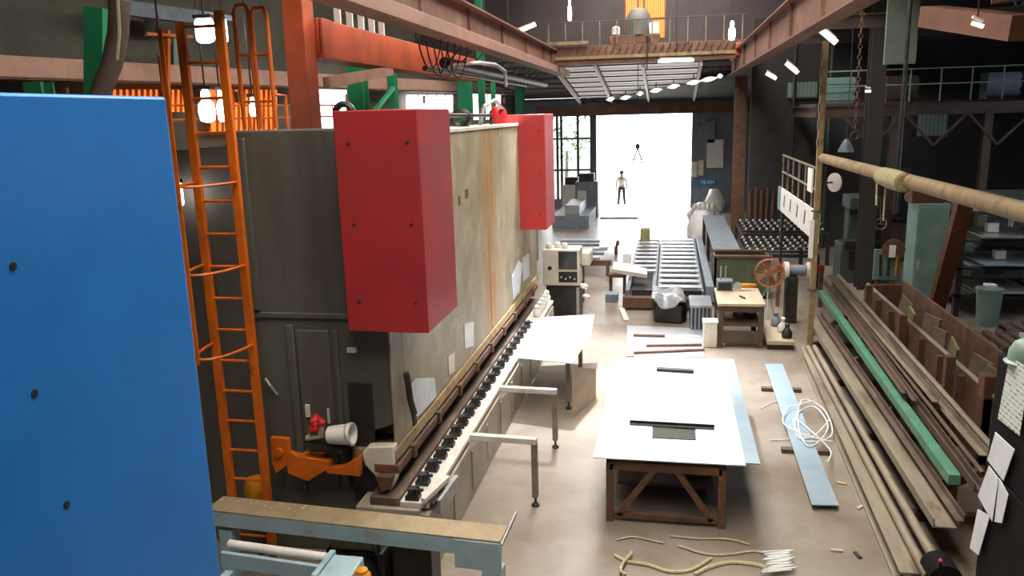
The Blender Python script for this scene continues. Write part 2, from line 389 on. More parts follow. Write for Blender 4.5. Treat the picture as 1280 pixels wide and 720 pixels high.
# door wall
DX0, DX1, DZ = -3.47, 1.0, 4.45
fw = MB().box(-9.5, 13, FAR, FAR+.25, DZ, 5.3).box(DX1, 13, FAR, FAR+.25, 0, DZ).box(-9.5, -6.3, FAR, FAR+.25, 0, DZ)
fw.box(-6.3, DX0-.3, FAR, FAR+.25, 0, .5)
struct(fw.build('wall_far', 'bluegrey'))
struct(MB().box(-6.3, 3.5, FAR-.25, FAR, DZ, 4.95).build('trim_1', 'brownbeam'))
dj = struct(MB().box(DX0-.3, DX0, FAR-.05, FAR+.3, 0, DZ).build('trim_2', 'greenclad'))
gwin = struct(MB().box(-6.3, DX0-.3, FAR+.1, FAR+.13, .5, DZ).build('window_8', 'glass'))
for x in (-6.2, -5.35, -5.15, -4.35): MB().box(x-.06, x+.06, FAR-.02, FAR+.1, .5, DZ).build('window_post', 'greenclad', gwin)
for z in (1.9, 3.4): MB().box(-6.3, DX0-.3, FAR, FAR+.09, z-.05, z+.05).build('window_rail', 'greenclad', gwin)
# slanted grey-green sheeting hung under the annexe roof, right of the door head
def onroof(x, y, dz):
    """point of a pixel ray on the annexe roof plane, dz above its underside line"""
    v = ROT @ V((x-640, 360-y, -F_PX)); k = (Z1-Z0)/(FAR-GAB)
    t = (Z0+dz-k*GAB-CAM_H)/(v.z-k*v.y); return CAM+v*t
hs = [onroof(735,127,-.02), onroof(905,95,-.02), V((3.55, GAB+.3, rz_(GAB+.3)-.02)), V((3.55, FAR-.3, rz_(FAR-.3)-.02))]
MB().prism(hs, (0,0,-.03)).build('opaque_sheet', 'greenclad', ar)
pts = [(763,124,12),(782,122,16),(800,117,10),(820,113,18),(842,108,18),(867,103,20),(886,99,24),(900,95,8)]  # bright gaps along the roof sheet ends, built as glowing ovals
for i, (x, y, L_) in enumerate(pts):
    c = onroof(x, y, -.36); t = thing('roof_gap_glow', 'white glowing oval for a bright roof gap in the slanted row above the open doorway', 'lamp', c-V((0,0,.1)), 'slanted row of bright roof gaps over the doorway')
    hw = L_/1000*c.y*.42
    m = Matrix.Rotation(R(8),3,'Y'); mb = MB()
    n = 10; prof = [(max(.012, .09*math.sin(math.pi*k/8)), -hw+2*hw*k/8) for k in range(9)]
    mb.lathe(c, prof, 10, (1,0,.15)); mb.build('shade', 'tube', t)
    MB().box(c.x-.02, c.x+.02, c.y-.02, c.y+.02, c.z+.05, c.z+.3).build('bracket', 'gunmetal', t)

# ================================================================== BIG PRESS BRAKE
PF = -2.75          # beam face
PY0, PY1 = 7.4, 16.6
pb = thing('press_brake', 'long beige press brake with dark grey end frame and two red cylinder covers', 'press brake', (-3.6, 12, 0))
# end frames: C-shaped plates
def cframe(y0, y1):
    prof = [(-4.95,0),(-2.95,0),(-2.95,.55),(-3.3,.75),(-3.3,1.3),(-2.77,1.5),(-2.77,4.3),(-2.9,4.52),(-4.3,4.52),(-4.35,4.38),(-4.95,4.34)]
    return MB().prism([(x,y0,z) for x,z in prof], (0,y1-y0,0))
cframe(PY0, PY0+.35).build('end_frame', 'darkpress', pb, .02)
cframe(PY1, PY1+.35).build('end_frame', 'darkpress', pb, .02)
# raised ribs and service door on the near frame
MB().box(-3.86,-3.78,PY0-.04,PY0,.7,2.55).build('rib','darkpress',pb,.01)
MB().box(-3.36,-3.30,PY0-.04,PY0,.8,2.5).build('rib','darkpress',pb,.01)
MB().box(-3.76,-3.4,PY0-.03,PY0,.75,2.5).build('service_panel','darkpress',pb,.012)
MB().box(-3.24,-2.97,PY0-.02,PY0,.62,1.95).build('dark_guard','black',pb,.01)
MB().box(-4.28,-3.1,PY0-.03,PY0,2.62,2.68).build('rib','darkpress',pb,.01)
MB().box(-4.22,-4.12,PY0-.05,PY0,2.7,4.45).build('rib','darkpress',pb,.01)
MB().box(-3.2,-3.1,PY0-.05,PY0-.02,2.28,2.33).build('rating_plate','offwhite',pb)
MB().box(-3.71,-3.66,PY0-.06,PY0-.03,1.56,1.7).build('switch_box','offwhite',pb,.006)
MB().box(-3.47,-3.45,PY0-.05,PY0-.03,1.5,1.66).build('latch','whitearm',pb)
# back body and upper beam made of two plates with a joint
MB().box(-4.7,-4.2,PY0+.35,PY1-.35,2.6,4.2).build('rear_body','darkpress',pb)
beam = MB().box(-3.3,PF,PY0+.36,12.05,1.25,4.4).build('upper_beam','beige',pb,.015)
MB().box(-2.77,PF,PY0,PY0+.36,1.25,4.4).build('beam_edge_plate','beige',pb,.004)
MB().box(-3.3,PF,12.08,PY1-.02,1.25,4.4).build('upper_beam','beige',pb,.015)
MB().box(-3.32,PF+.015,PY0+.9,PY1-.5,4.4,4.45).build('beam_cap','offwhite',pb,.006)
# lower lip of the ram, clamp rail and brown tool rail
MB().prism([(-3.2,PY0-.1,1.25),(PF+.03,PY0-.1,1.25),(PF+.05,PY0-.1,1.16),(PF-.05,PY0-.1,1.12),(-3.2,PY0-.1,1.12)],(0,PY1-PY0,0)).build('ram_lip','tan',pb)
MB().box(-2.95,PF+.07,PY0-.15,PY1-.4,1.03,1.12).build('clamp_rail','rust',pb,.01)
tr_ = MB().prism([(-2.9,PY0-.25,1.03),(PF+.02,PY0-.25,1.03),(PF-.02,PY0-.25,.9),(-2.85,PY0-.25,.86)],(0,PY1-PY0-.2,0)).build('tool_rail','rust',pb)
for k in range(9):
    y = PY0+.3+k*.98
    MB().box(PF+.02,PF+.1,y,y+.09,1.0,1.15).build('clamp_bolt','rust',pb,.01)
# near end of the ram: cream boss with open throat
MB().prism([(-3.08,PY0-.14,1.22),(-3.02,PY0-.14,1.3),(PF+.02,PY0-.14,1.32),(PF+.02,PY0-.14,.95),(-2.83,PY0-.14,.72),(-2.92,PY0-.14,.95),(-3.06,PY0-.14,1.1)],(0,.13,0)).build('ram_end','offwhite',pb,.015)
# lower bed: table plate, front plate and foot plate
BX = -2.32
MB().box(-3.1,-2.42,PY0-.35,PY1-.4,.16,.74).build('lower_bed','bed',pb,.01)
MB().box(-2.42,BX,PY0-.35,PY1-.6,0,.7).build('front_plate','bed',pb,.01)
MB().box(-2.64,BX-.02,PY0-.3,PY1-.5,.74,.8).build('table_plate','whitearm',pb,.008)
MB().box(-2.96,-2.65,PY0-.3,PY1-.5,.74,.83).build('shadow_die_rail','rustshade',pb,.005)  # dark colour stands in for the shadow behind the clamps
for k in range(10):
    y = PY0+.55+k*.85
    MB().box(BX,BX+.015,y,y+.06,.12,.62).build('stiffener','bed',pb)
# black die clamps: pairs along the table edge
proto = None
for k in range(21):
    y = PY0-.22+k*.335
    if proto is None:
        c = V((-2.5,y,.8)); mb = MB()
        mb.box(c.x-.09,c.x+.05,c.y-.055,c.y+.055,c.z,c.z+.05).box(c.x-.06,c.x-.0,c.y-.05,c.y+.05,c.z+.05,c.z+.12)
        mb.tube(c+V((.02,.03,.05)),c+V((.02,.03,.13)),.022,n=6).tube(c+V((.02,-.03,.05)),c+V((.02,-.03,.13)),.022,n=6)
        mb.tube(c+V((-.05,0,.1)),c+V((.09,0,.1)),.018,n=6)
        proto = mb.build('die_clamp','black',pb,0); base_y = y
    else:
        o = proto.copy(); COL.objects.link(o); o.parent = pb; o.location = (0, y-base_y, 0); ORG[o] = ORG[pb]+V((0,y-base_y,0))
# loose pointed back-gauge rails sticking out at the near end
MB().bar(px(529,626,Z=.86),px(560,597,Z=.86),.05,.05).build('gauge_bar','whitearm',pb)
MB().bar(px(548,634,Z=.7),px(571,602,Z=.74),.05,.16).build('gauge_bar','galv',pb)
MB().bar(px(540,632,Z=.76),px(563,603,Z=.78),.04,.05).build('gauge_bar','gunmetal',pb)
MB().bar(px(533,650,Z=.62),px(545,632,Z=.64),.06,.05).build('gauge_bar','whitearm',pb)
MB().box(-2.6,-2.2,6.68,6.98,0,.6).build('bed_end_block','gunmetal',pb,.01)
# red cylinder covers
def cover(y0,y1,x0,z0,z1):
    o = MB().box(x0,-2.25,y0,y1,z0,z1).build('cylinder_cover','red',pb,.012)
    for zz in (z0+.3,(z0+z1)/2,z1-.3):
        for xx in (x0+.14,-2.36): MB().lathe((xx,y0+.003,zz),[(.016,0),(.016,.012),(.006,.016)],8,(0,-1,0)).build('screw','gunmetal',o)
    return o
c1 = cover(7.12,8.22,-3.07,2.57,4.68)
c2 = cover(14.75,15.9,-3.05,2.47,4.6)
# pipes, lifting eyes and motor on the top
MB().path([(-2.95,9.4,4.45),(-2.95,9.4,4.6),(-2.95,10.2,4.62),(-2.95,13.4,4.6),(-2.95,13.4,4.45)],.03).build('oil_pipe','gunmetal',pb)
MB().path([(-3.05,13.0,4.45),(-3.0,13.1,4.75),(-2.9,13.5,4.85),(-2.9,14.2,4.7),(-2.95,14.6,4.5)],.035).build('oil_pipe','galv',pb)
MB().torus((-3.15,7.6,4.66),.09,.035,(0,1,0),16).build('lifting_eye','gunmetal',pb)
MB().torus((-3.05,11.8,4.56),.12,.04,(0,1,0),16).build('lifting_eye','gunmetal',pb)
MB().lathe((-3.0,14.2,4.44),[(.16,0),(.16,.22),(.1,.3),(.02,.32)],14).build('valve_block','redplastic',pb)
# red lettering on the beam face, mostly worn away
def text(body, size, loc, rot, m, name, parent=None, ext=.002):
    cu = bpy.data.curves.new(name,'FONT'); cu.body = body; cu.size = size; cu.extrude = ext; cu.align_x = 'CENTER'; cu.align_y = 'CENTER'
    tmp = bpy.data.objects.new(name, cu); COL.objects.link(tmp)
    dg = bpy.context.evaluated_depsgraph_get(); me = bpy.data.meshes.new_from_object(tmp.evaluated_get(dg))
    bpy.data.objects.remove(tmp); o = bpy.data.objects.new(name, me); COL.objects.link(o)
    me.materials.clear(); me.materials.append(M[m])
    loc = V(loc); ORG[o] = loc
    if parent: o.parent = parent; o.location = loc-ORG[parent]
    else: o.location = loc
    o.rotation_euler = rot; return o
text('00', .2, px(583,243,X=PF)+V((.004,0,0)), (R(90),0,R(90)), 'rust', 'lettering', pb)
MB().obox(px(574,251,X=PF)+V((.003,0,0)),(.004,.1,.12)).build('worn_mark','rust',pb)

# papers and tags stuck on the press
def wallpaper(q,name,m,lb,cat='paper'):
    """flat paper on the beam face, corners given in order"""
    pts = [px(x,y,X=PF+.006) for x,y in q]
    return tag(MB().prism(pts,(.004,0,0)).build(name,m),lb,cat)
wallpaper([(515,521),(512,482),(520,473),(543,472),(545,496),(523,520)],'notice_sheet','paper','pale blue-white notice sheet taped near the low corner of the press beam')
wallpaper([(581,436),(580,405),(592,402),(592,432)],'gauge_plate','white','white gauge plate with dark dial fixed halfway along the press beam','plate')
wallpaper([(641,375),(640,345),(648,325),(653,330),(649,365)],'paper_sheet','paper','torn white paper hanging on the far part of the press beam')
wallpaper([(654,352),(653,322),(661,316),(662,345)],'paper_sheet','paper','white paper sheet beside the torn paper at the beam end')
wallpaper([(561,470),(560,446),(568,440),(568,464)],'paper_strip','offwhite','narrow cream paper strip on the press beam beside the notice sheet')
gs = thing('hanging_glove','dark work gloves hanging on the near corner of the press beam','gloves',px(505,500,X=PF))
g0 = px(502,480,X=PF)+V((.035,0,0))
MB().path([g0+V((.02,0,.12)),g0+V((.03,.02,0)),g0+V((.03,.06,-.2)),g0+V((.04,.14,-.38))],.035,7).build('cuff','gunmetal',gs)
for k in range(4): MB().path([g0+V((.03,.1+k*.02,-.36)),g0+V((.035,.12+k*.025,-.46)),g0+V((.03,.13+k*.025,-.52))],.012,6).build('finger','gunmetal',gs)

# orange bracket, bucket and rag on the near end frame
ob = thing('orange_bracket','orange steel bracket bolted low on the dark press end frame','bracket',(-3.7,7.2,.9))
q = lambda x,y: px(x,y,Y=7.14)
MB().prism([q(338,547),q(360,549),q(362,565),q(372,571),q(345,592),q(340,580)],(0,.06,0)).build('clevis_plate','orange',ob,.006)
MB().prism([q(356,568),q(412,577),q(412,585),q(385,602),q(360,592)],(0,.1,0)).build('shelf_plate','orange',ob,.006)
MB().prism([q(405,586),q(430,583),q(449,570),q(450,596),q(410,592)],(0,.08,0)).build('arm_plate','orange',ob,.006)
MB().lathe(q(349,565)+V((0,-.0,0)),[(.05,0),(.05,.03),(.02,.03)],12,(0,-1,0)).build('pivot_bolt','orange',ob)
pz = px(428,553,Y=7.25)
MB().box(q(370,580).x,q(395,580).x,7.2,7.365,q(370,590).z,q(370,575).z).build('mount_pad','orange',ob)
pz += V((.02,-.06,.1))
bk = thing('white_bucket','white plastic bucket lying on the orange bracket','bucket',pz+V((0,0,-.09)))
MB().lathe(pz+V((-.13,0,0)),[(.02,0),(.09,0),(.095,.04),(.11,.24),(.118,.24),(.118,.26),(.1,.26),(.09,.1),(.02,.08)],18,(1,0,.1)).build('body','white',bk)
MB().torus(pz+V((.1,0,.02)),.12,.006,(1,0,.3)).build('handle','galv',bk)
rg = px(401,540,Y=7.16)+V((-.02,0,.045)); rt_ = thing('red_rag','crumpled red and cream rag beside the white bucket','rag',rg+V((0,0,-.13)))
mb = MB()
for k in range(7): mb.lathe(rg+V((random.uniform(-.05,.05),random.uniform(-.03,.03),random.uniform(-.08,.1))),[(.01,-.05),(.045,-.02),(.05,.01),(.02,.05)],8,(random.uniform(-.6,.6),random.uniform(-.6,.6),1))
mb.build('red_fold','redplastic',rt_)
MB().path([rg+V((-.14,0,-.12)),rg+V((-.05,.0,-.1)),rg+V((.03,-.02,-.08)),rg+V((.05,-.03,.04))],.03,7).build('cream_fold','wood',rt_)
sh = MB().prism([q(380,552),q(428,563),q(428,569),q(384,560)],(0,.17,0)); tag(sh.build('small_shelf','gunmetal'),'small dark shelf plate carrying the white bucket and rag','shelf')
tool = px(338,482,Y=7.36); tw = thing('hanging_pliers','small pliers hanging on the dark end frame beside the ladder','pliers',tool)
MB().bar(tool+V((-.05,0,.08)),tool+V((.02,0,-.04)),.02,.015).build('grip','whitearm',tw); MB().bar(tool+V((.0,0,.0)),tool+V((.07,0,-.1)),.02,.015).build('jaw','galv',tw)

# ladder with safety cage
LY = 7.0
ld = thing('cage_ladder','orange steel ladder with safety hoops climbing the press end','ladder',(-4.2,LY,0))
lx0, lx1 = px(266,400,Y=LY).x, px(312,400,Y=LY).x
for x in (lx0,lx1): MB().bar((x,LY,.05),(x,LY,5.52 if x==lx0 else 5.6),.085,.05,(0,1,0)).build('rail','orange',ld,.006)
for k in range(17): MB().tube((lx0,LY,.35+k*.32),(lx1,LY,.35+k*.32),.015,n=8).build('rung','orange',ld)
# cage bars and hoops, behind and around the climber's side
MB().bar(((lx0+lx1)/2-.05,LY-.0+.0-.55,2.4),((lx0+lx1)/2-.05,LY-.55,5.4),.04,.012,(0,1,0)).build('cage_bar','orange',ld)
MB().bar((lx0-.02,LY-.35,2.45),(lx0-.02,LY-.35,5.2),.03,.012,(1,0,0)).build('cage_bar','orange',ld)
for z in (2.45,3.25,4.05):
    pts = [V((lx0-.02+ (lx1-lx0+.04)*(.5-.5*math.cos(math.pi*k/10)), LY-.55*math.sin(math.pi*k/10), z+.0)) for k in range(11)]
    MB().path(pts,.014,6).build('cage_hoop','orange',ld)
# hand hoops at the top landing
hx = [px(x,60,Y=7.6).x for x in (295,316,338)]
for a,b_ in ((0,1),(1,2)):
    x0, x1 = hx[a]+.012, hx[b_]-.012; y = 7.6; zt = px(315,6+5*a,Y=y).z; z0 = 4.53
    MB().path([(x0,y,z0),(x0,y,zt-.06),(x0+.03,y,zt),(x1-.03,y,zt),(x1,y,zt-.06),(x1,y,z0)],.022,8).build('hand_hoop','orange',ld)
    for z in (4.8,5.25): MB().tube((x0,y,z),(x1,y,z),.014,n=8).build('hoop_rung','orange',ld)
rx = px(357,128,Y=7.9); MB().path([(hx[2],7.6,4.86),(rx.x,7.9,4.86),(rx.x,7.9,4.2)],.018,8).build('landing_rail','orange',ld)
yp = px(316,605,Y=7.2); yt = thing('yellow_oiler','yellow oil pot standing behind the foot of the ladder','oil pot',(yp.x,7.25,0))
MB().lathe((yp.x,7.25,0),[(.05,0),(.05,.62),(.03,.62)],10).build('stand','gunmetal',yt)
MB().lathe((yp.x,7.25,.62),[(.1,0),(.12,.03),(.12,.2),(.09,.26),(.03,.28)],14).build('pot','yellow',yt)

# front support arms
armspec = [(1,8.72,'front sheet support arm next to the near end of the press','.'),(1,10.45,'second sheet support arm along the press from its dark end',''),
           (0,11.98,'third sheet support arm along the press, laid with a bright sheet',''),(0,13.75,'last sheet support arm before the control cabinet','')]
for i,(k,y,lb,_) in enumerate(armspec):
    t = thing('support_arm',lb,'support arm',(-1.53,y,0),'sheet support arms in front of the press')
    MB().bar((BX+.012,y+.02,.84),(-1.49,y-.02,.84),.09,.07).build('arm','whitearm',t,.006)
    MB().box(-1.56,-1.49,y-.045,y+.04,.12,.81).build('leg','rustgrey',t,.006)
    MB().lathe((-1.525,y,0),[(.05,0),(.05,.02),(.015,.05),(.015,.14)],10).build('foot','gunmetal',t)
    MB().prism([(BX+.01,y-.03,.8),(BX+.01,y-.03,.68),(BX+.14,y-.03,.8)],(0,.05,0)).build('gusset','whitearm',t)
# bright sheets laid over the far arms, curled at the free end
sp_ = MB().prism([(-2.3,11.75,.885),(-1.4,11.55,.885),(-1.28,13.2,.885),(-1.35,14.6,.885),(-2.3,14.3,.885)],(0,0,.012))
tag(sp_.build('laid_sheet','steel'),'bright steel sheet lying across the two far support arms','sheet')
bs = MB().prism([(-1.42,11.62,.0),(-1.16,12.55,.0),(-1.16,12.55,.5),(-1.42,11.62,.82)],(.02,-.006,0))
tag(bs.build('leaning_board','wood'),'brown board leaning upright under the edge of the laid sheet','board')

# control cabinet at the far end of the press
cz = thing('control_cabinet','off-white control cabinet with dark screen at the far end of the press','control cabinet',(-2.35,17.3,0))
a0 = px(680,392,Z=0); CY = 17.6
MB().box(-2.72,-1.95,CY,CY+.6,0,.8).build('pedestal','gunmetal',cz,.01)
MB().box(-2.03,-1.96,CY-.01,CY+.0,.1,.75).build('pedestal_handle','galv',cz)
MB().box(-2.78,-1.95,CY-.05,CY+.6,.8,1.62).build('housing','offwhite',cz,.02)
MB().box(-2.42,-2.0,CY-.07,CY-.05,1.18,1.58).build('screen','screen',cz)
kp = MB().box(-2.42,-2.0,CY-.07,CY-.05,.88,1.12).build('keypad','gunmetal',cz)
for a in range(4): MB().lathe((-2.36+a*.1,CY-.07,1.0-.04*(a%2)),[(.022,0),(.022,.02),(.008,.022)],8,(0,-1,0)).build('button','whitearm',kp)
MB().lathe((-2.62,CY-.05,1.2),[(.05,0),(.05,.015),(.02,.015)],12,(0,-1,0)).build('key_switch','gunmetal',cz)
for i,(x,y,z) in enumerate(((-2.66,17.75,1.62),(-2.48,17.85,1.62),(-2.3,17.75,1.62))):
    mb = MB().lathe((x,y,z),[(.02,0.004),(.07,.004),(.08,.05),(.06,.11),(.02,.13)],10); tag(mb.build('white_bundle','white'),'white rag bundle on top of the control cabinet','rag','rag bundles on the control cabinet')
t = thing('cream_box','cream metal box on a rust red base beside the far red cover','box',(-2.3,19.2,0))
MB().box(-2.75,-2.05,19,19.6,0,1.0).build('base','rust',t,.01); MB().box(-2.8,-1.85,18.95,19.65,1.0,1.3).build('lid_box','offwhite',t,.015)
for i in range(5):
    y = 14.7+i*.32; mb = MB().lathe((-2.46,y,.803),[(.03,0),(.07,.01),(.08,.1),(.05,.16),(.06,.2),(.02,.24)],10)
    tag(mb.build('white_fitting','white'),'white bell-shaped fitting standing on the far end of the press table','fitting','white fittings on the press table')
# pedal cart parts below: white foot switch by cabinet
t = thing('foot_switch','white two-lobed foot switch hanging beside the control cabinet','foot switch',(-1.85,17.5,.3))
MB().lathe((-1.86,17.5,.75),[(.02,0),(.1,.02),(.1,.08),(.03,.12)],12,(.3,0,1)).build('pedal','white',t); MB().lathe((-1.8,17.4,.55),[(.02,0),(.09,.02),(.09,.07),(.03,.1)],12,(.3,0,1)).build('pedal','white',t)
MB().path([(-1.85,17.5,.85),(-1.88,17.55,1.2),(-1.94,17.58,1.3)],.012).build('cable','gunmetal',t)

# ================================================================== FOREGROUND: blue cover, guard rail, machine
bc = thing('blue_press_cover','large blue sheet-metal press cover with a column of dark screw holes','press cover',(-2.5,2.2,0))
BXF = -2.0; by1 = px(232,330,X=BXF).y
bo = MB().box(-3.1,BXF,.6,by1,1.7,4.71).build('cover_shell','blue',bc,.012)
for x,y in ((16,333),(43,492),(83,631)):
    p = px(x,y,X=BXF); MB().lathe(p+V((.001,0,0)),[(.014,-.003),(.014,.002),(.004,.003)],10,(1,0,0)).build('screw_hole','black',bo)
MB().box(-3.0,BXF-.15,.7,by1-.1,0,1.7).build('machine_body','bluegrey',bc,.01)
gr = thing('guard_rail','pale blue steel guard rail with worn tan top and square corner post','guard rail',(-1.5,6.35,0))
GZ = .9
g1, g2 = px(268,628,Z=GZ), px(618,662,Z=GZ)
yy = 6.3
MB().box(-4.4,-1.85,yy-.02,yy+.02,GZ-.15,GZ).build('front_web','paleblue',gr,.006)
MB().box(-4.4,-1.42,yy-.02,yy+.27,GZ,GZ+.02).build('top_plate','railtop',gr,.004)
MB().box(-1.85,-1.42,yy-.03,yy+.02,GZ-.28,GZ).build('corner_plate','paleblue',gr,.006)
MB().box(-1.6,-1.42,yy-.03,yy+.14,0,GZ-.28).build('corner_post','paleblue',gr,.008)
MB().box(-4.3,-4.16,yy,yy+.14,0,GZ-.2).build('post','paleblue',gr,.006)
gr.rotation_euler.z = R(-3.5)
# conveyor with white roller in front of the rail
cv = thing('roller_table','pale blue roller table with one white roller below the guard rail','roller table',(-3.1,5.4,0))
r0, r1 = px(287,680,Z=.95), px(408,697,Z=.95)
MB().tube(r0,r1,.04,n=16).build('roller','white',cv)
MB().bar(r0+V((0,-.14,-.06)),r1+V((0,-.14,-.06)),.04,.14).build('side_rail','paleblue',cv,.006)
MB().bar(r1+V((.02,-.3,-.08)),r1+V((.02,.1,-.08)),.05,.2).build('end_plate','paleblue',cv,.006)
MB().box(r1.x+.05,r1.x+.32,r1.y-.45,r1.y+.05,.55,.96).build('gear_box','paleblue',cv,.015)
MB().prism([r0+V((.05,-.6,-.1)),r0+V((.3,-.55,-.1)),r0+V((.42,-.8,-.1)),r0+V((.1,-.8,-.1))],(0,0,.012)).build('green_pad','greenpipe',cv)
for x in (r0.x+.1,r1.x-.05): MB().box(x-.04,x+.04,r0.y-.3,r0.y-.2,0,.82).build('leg','paleblue',cv)
yk = px(452,712,Z=1.0); t = thing('selector_knob','yellow capped selector switch with red knob on a short post','switch',(yk.x,yk.y,0))
MB().box(yk.x-.05,yk.x+.05,yk.y-.05,yk.y+.05,0,.85).build('post','gunmetal',t); MB().lathe((yk.x,yk.y,.85),[(.06,0),(.075,.04),(.075,.1),(.05,.13),(.05,.15),(.015,.16)],14).build('cap','yellow',t)
MB().lathe((yk.x+.12,yk.y+.01,.82),[(.045,0),(.05,.02),(.05,.07),(.015,.08)],12).build('knob','redplastic',t); MB().box(yk.x,yk.x+.16,yk.y-.02,yk.y+.03,.78,.82).build('bracket','gunmetal',t)
mc = thing('dark_machine_base','dark grey machine base with khaki cover beneath the guard rail','machine',(-2.7,6.75,0))
MB().box(-3.25,-2.66,6.6,7.0,0,.5).build('base','black',mc,.02)
MB().box(-3.2,-2.72,6.62,6.95,.5,.62).build('khaki_cover','khaki',mc,.02)
MB().lathe((-2.9,6.6,.3),[(.05,0),(.2,.02),(.2,.2),(.05,.22)],18,(0,-1,0)).build('wheel','gunmetal',mc)
MB().tube((-2.7,6.65,.3),(-2.75,6.65,.84),.025).build('lever','gunmetal',mc)
MB().path([(-2.9,6.62,.6),(-2.8,6.58,.72),(-2.7,6.58,.5),(-2.68,6.58,.3)],.012).build('cable','gunmetal',mc)
t = MB().bar(px(618,700,Z=.02),px(645,640,Z=.04),.02,.012); tag(t.build('thin_rod','galv'),'thin bright rod lying on the floor beside the guard rail post','rod')

# ================================================================== SHEET TABLE IN THE AISLE
tb = thing('sheet_table','brown welded steel table frame carrying the bright sheets','table',(0,10.3,0))
TX0,TX1,TY0,TY1 = -.62,.62,8.5,12.1
for x in (TX0,TX1):
    for y in (TY0,TY0+1.8,TY1): MB().box(x-.04,x+.04,y-.04,y+.04,0,.72).build('leg','rust',tb,.004)
for y in (TY0,TY0+1.8,TY1):
    MB().box(TX0,TX1,y-.04,y+.04,.64,.74).build('cross_beam','rust',tb,.004)
    for sx in (-1,1): MB().bar((sx*.12,y,.66),(sx*.52,y,.08),.06,.06).build('brace','rust',tb)
    MB().box(TX0,TX1,y-.03,y+.03,.05,.11).build('foot_rail','rust',tb)
for x in (TX0,TX1): MB().box(x-.04,x+.04,TY0,TY1,.7,.78).build('side_beam','rust',tb,.004)
MB().box(TX0+.05,TX1-.05,TY0+.6,TY1-.3,.16,.2).build('lower_shelf','brownwood',tb)
# sheets on it, lower one coloured blue for its reflection, upper one with a rectangular cut-out
tag(MB().box(-.5,1.02,8.5,12.35,.78,.795).build('steel_sheet','bluefilm_sheen'),'steel sheet coloured with a blue reflection at the bottom of the pile on the table','sheet')
h0,h1 = px(815,533,Z=.81),px(871,551,Z=.81)
us = MB(); X0,X1,Y0,Y1 = -.8,.86,8.4,12.0
hx0,hx1,hy0,hy1 = h0.x,h1.x,h1.y,h0.y
us.box(X0,hx0,Y0,Y1,.797,.81).box(hx1,X1,Y0,Y1,.797,.81).box(hx0,hx1,Y0,hy0,.797,.81).box(hx0,hx1,hy1,Y1,.797,.81)
tag(us.build('cut_sheet','steel'),'bright steel sheet with a rectangular cut-out lying on the table','sheet')
tag(MB().box(hx0+.01,hx1-.01,hy0+.05,hy1-.01,.797,.803).build('cutout_shade','black'),'black fill for the dark seen through the sheet cut-out','plate')  # black fill stands in for the darkness below the cut-out
b0,b1 = px(787,528,Z=.83),px(893,534,Z=.83)
tag(MB().angle(b0,b1,.07,.04,.012).build('angle_bar','black'),'long black angle bar lying across the cut-out in the sheet','bar')
b0,b1 = px(821,461,Z=.83),px(867,464,Z=.83)
tag(MB().bar(b0,b1,.1,.035).build('flat_bar','gunmetal'),'short dark flat bar lying on the far half of the sheet','bar')
tag(MB().box(.25,.52,9.3,9.5,.204,.34).build('offcut_box','rust'),'small rusty offcut box on the table lower shelf','box')

# blue plank on floor with two sleepers
PKX = (1.68,2.0)
tag(MB().prism([(1.68,9.05,.06),(1.98,9.08,.06),(2.05,14.5,.06),(1.74,14.45,.06)],(0,0,.012)).build('blue_plank','bluefilm_sheen'),'long narrow blue-grey steel strip lying on the floor beside the bar rack','strip')
for y,lb in ((10.7,'short wooden sleeper under the near half of the blue strip'),(13.2,'short wooden sleeper under the far half of the blue strip')):
    tag(MB().box(1.55,2.18,y-.05,y+.05,0,.06).build('sleeper','brownwood'),lb,'sleeper')
# sheets with sticks on floor beyond the table
f0 = [px(x,y,Z=0) for x,y in ((783,446),(880,448),(878,412),(784,408))]
tag(MB().prism([p+V((0,0,.012)) for p in f0],(0,0,.015)).build('floor_sheet','steel'),'bright sheet lying on the floor beyond the table with dark sticks on it','sheet')
for i,(a,b_,c,e,lb) in enumerate(((792,419,831,420,'thin dark stick at the far side of the floor sheet'),(808,432,877,431,'long dark stick in the middle of the floor sheet'),(792,441,880,437,'long dark stick at the near side of the floor sheet'),(850,420,875,421,'short white stick on the floor sheet beside the bin'))):
    tag(MB().bar(px(a,b_,Z=.05),px(c,e,Z=.05),.06,.04).build('stick','rust' if i<3 else 'white'),lb,'stick')
# ropes and wires on the floor
def squiggle(pts, r, name, m, lb, cat, grp=None, z=.015):
    P_ = [px(x,y,Z=z) for x,y in pts]; out = []
    for i in range(len(P_)-1):
        p0,p1,p2,p3 = P_[max(i-1,0)],P_[i],P_[i+1],P_[min(i+2,len(P_)-1)]
        for k in range(6):
            t_ = k/6; out.append(.5*((2*p1)+(p2-p0)*t_+(2*p0-5*p1+4*p2-p3)*t_**2+(3*p1-p0-3*p2+p3)*t_**3))
    out.append(P_[-1])
    return tag(MB().path(out,r,6).build(name,m),lb,cat,grp)
squiggle([(768,694),(785,702),(810,706),(835,714),(862,713),(884,701),(889,698)],.018,'rope','rope','thick pale rope curving on the floor before the table','rope')
squiggle([(868,718),(890,708),(915,703),(945,706),(965,713)],.02,'rope','rope','thick pale rope end running into the tangle by the table','rope')
squiggle([(771,675),(790,671),(812,675),(830,679)],.01,'rope','rope','thin pale cord in the shadow under the sheet table','rope')
squiggle([(838,670),(870,673),(910,674),(938,681)],.01,'rope','rope','thin straight cord lying behind the thick ropes','rope')
squiggle([(848,682),(880,692),(910,693),(942,689),(962,694)],.012,'rope','rope','thin looping cord joined to the white tangle','rope')
squiggle([(790,690),(780,702),(776,712),(782,719)],.016,'rope','rope','pale rope end hooked over the thick rope','rope',z=.05)
tg = []
for k in range(9): tg += [(955+random.uniform(-6,8),690+k*3.2),(990+random.uniform(-6,6),688+k*3)]
squiggle(tg,.01,'rope_tangle','wire','tangled white cord heaped beside the table shadow','cord',z=.048)
cw = []
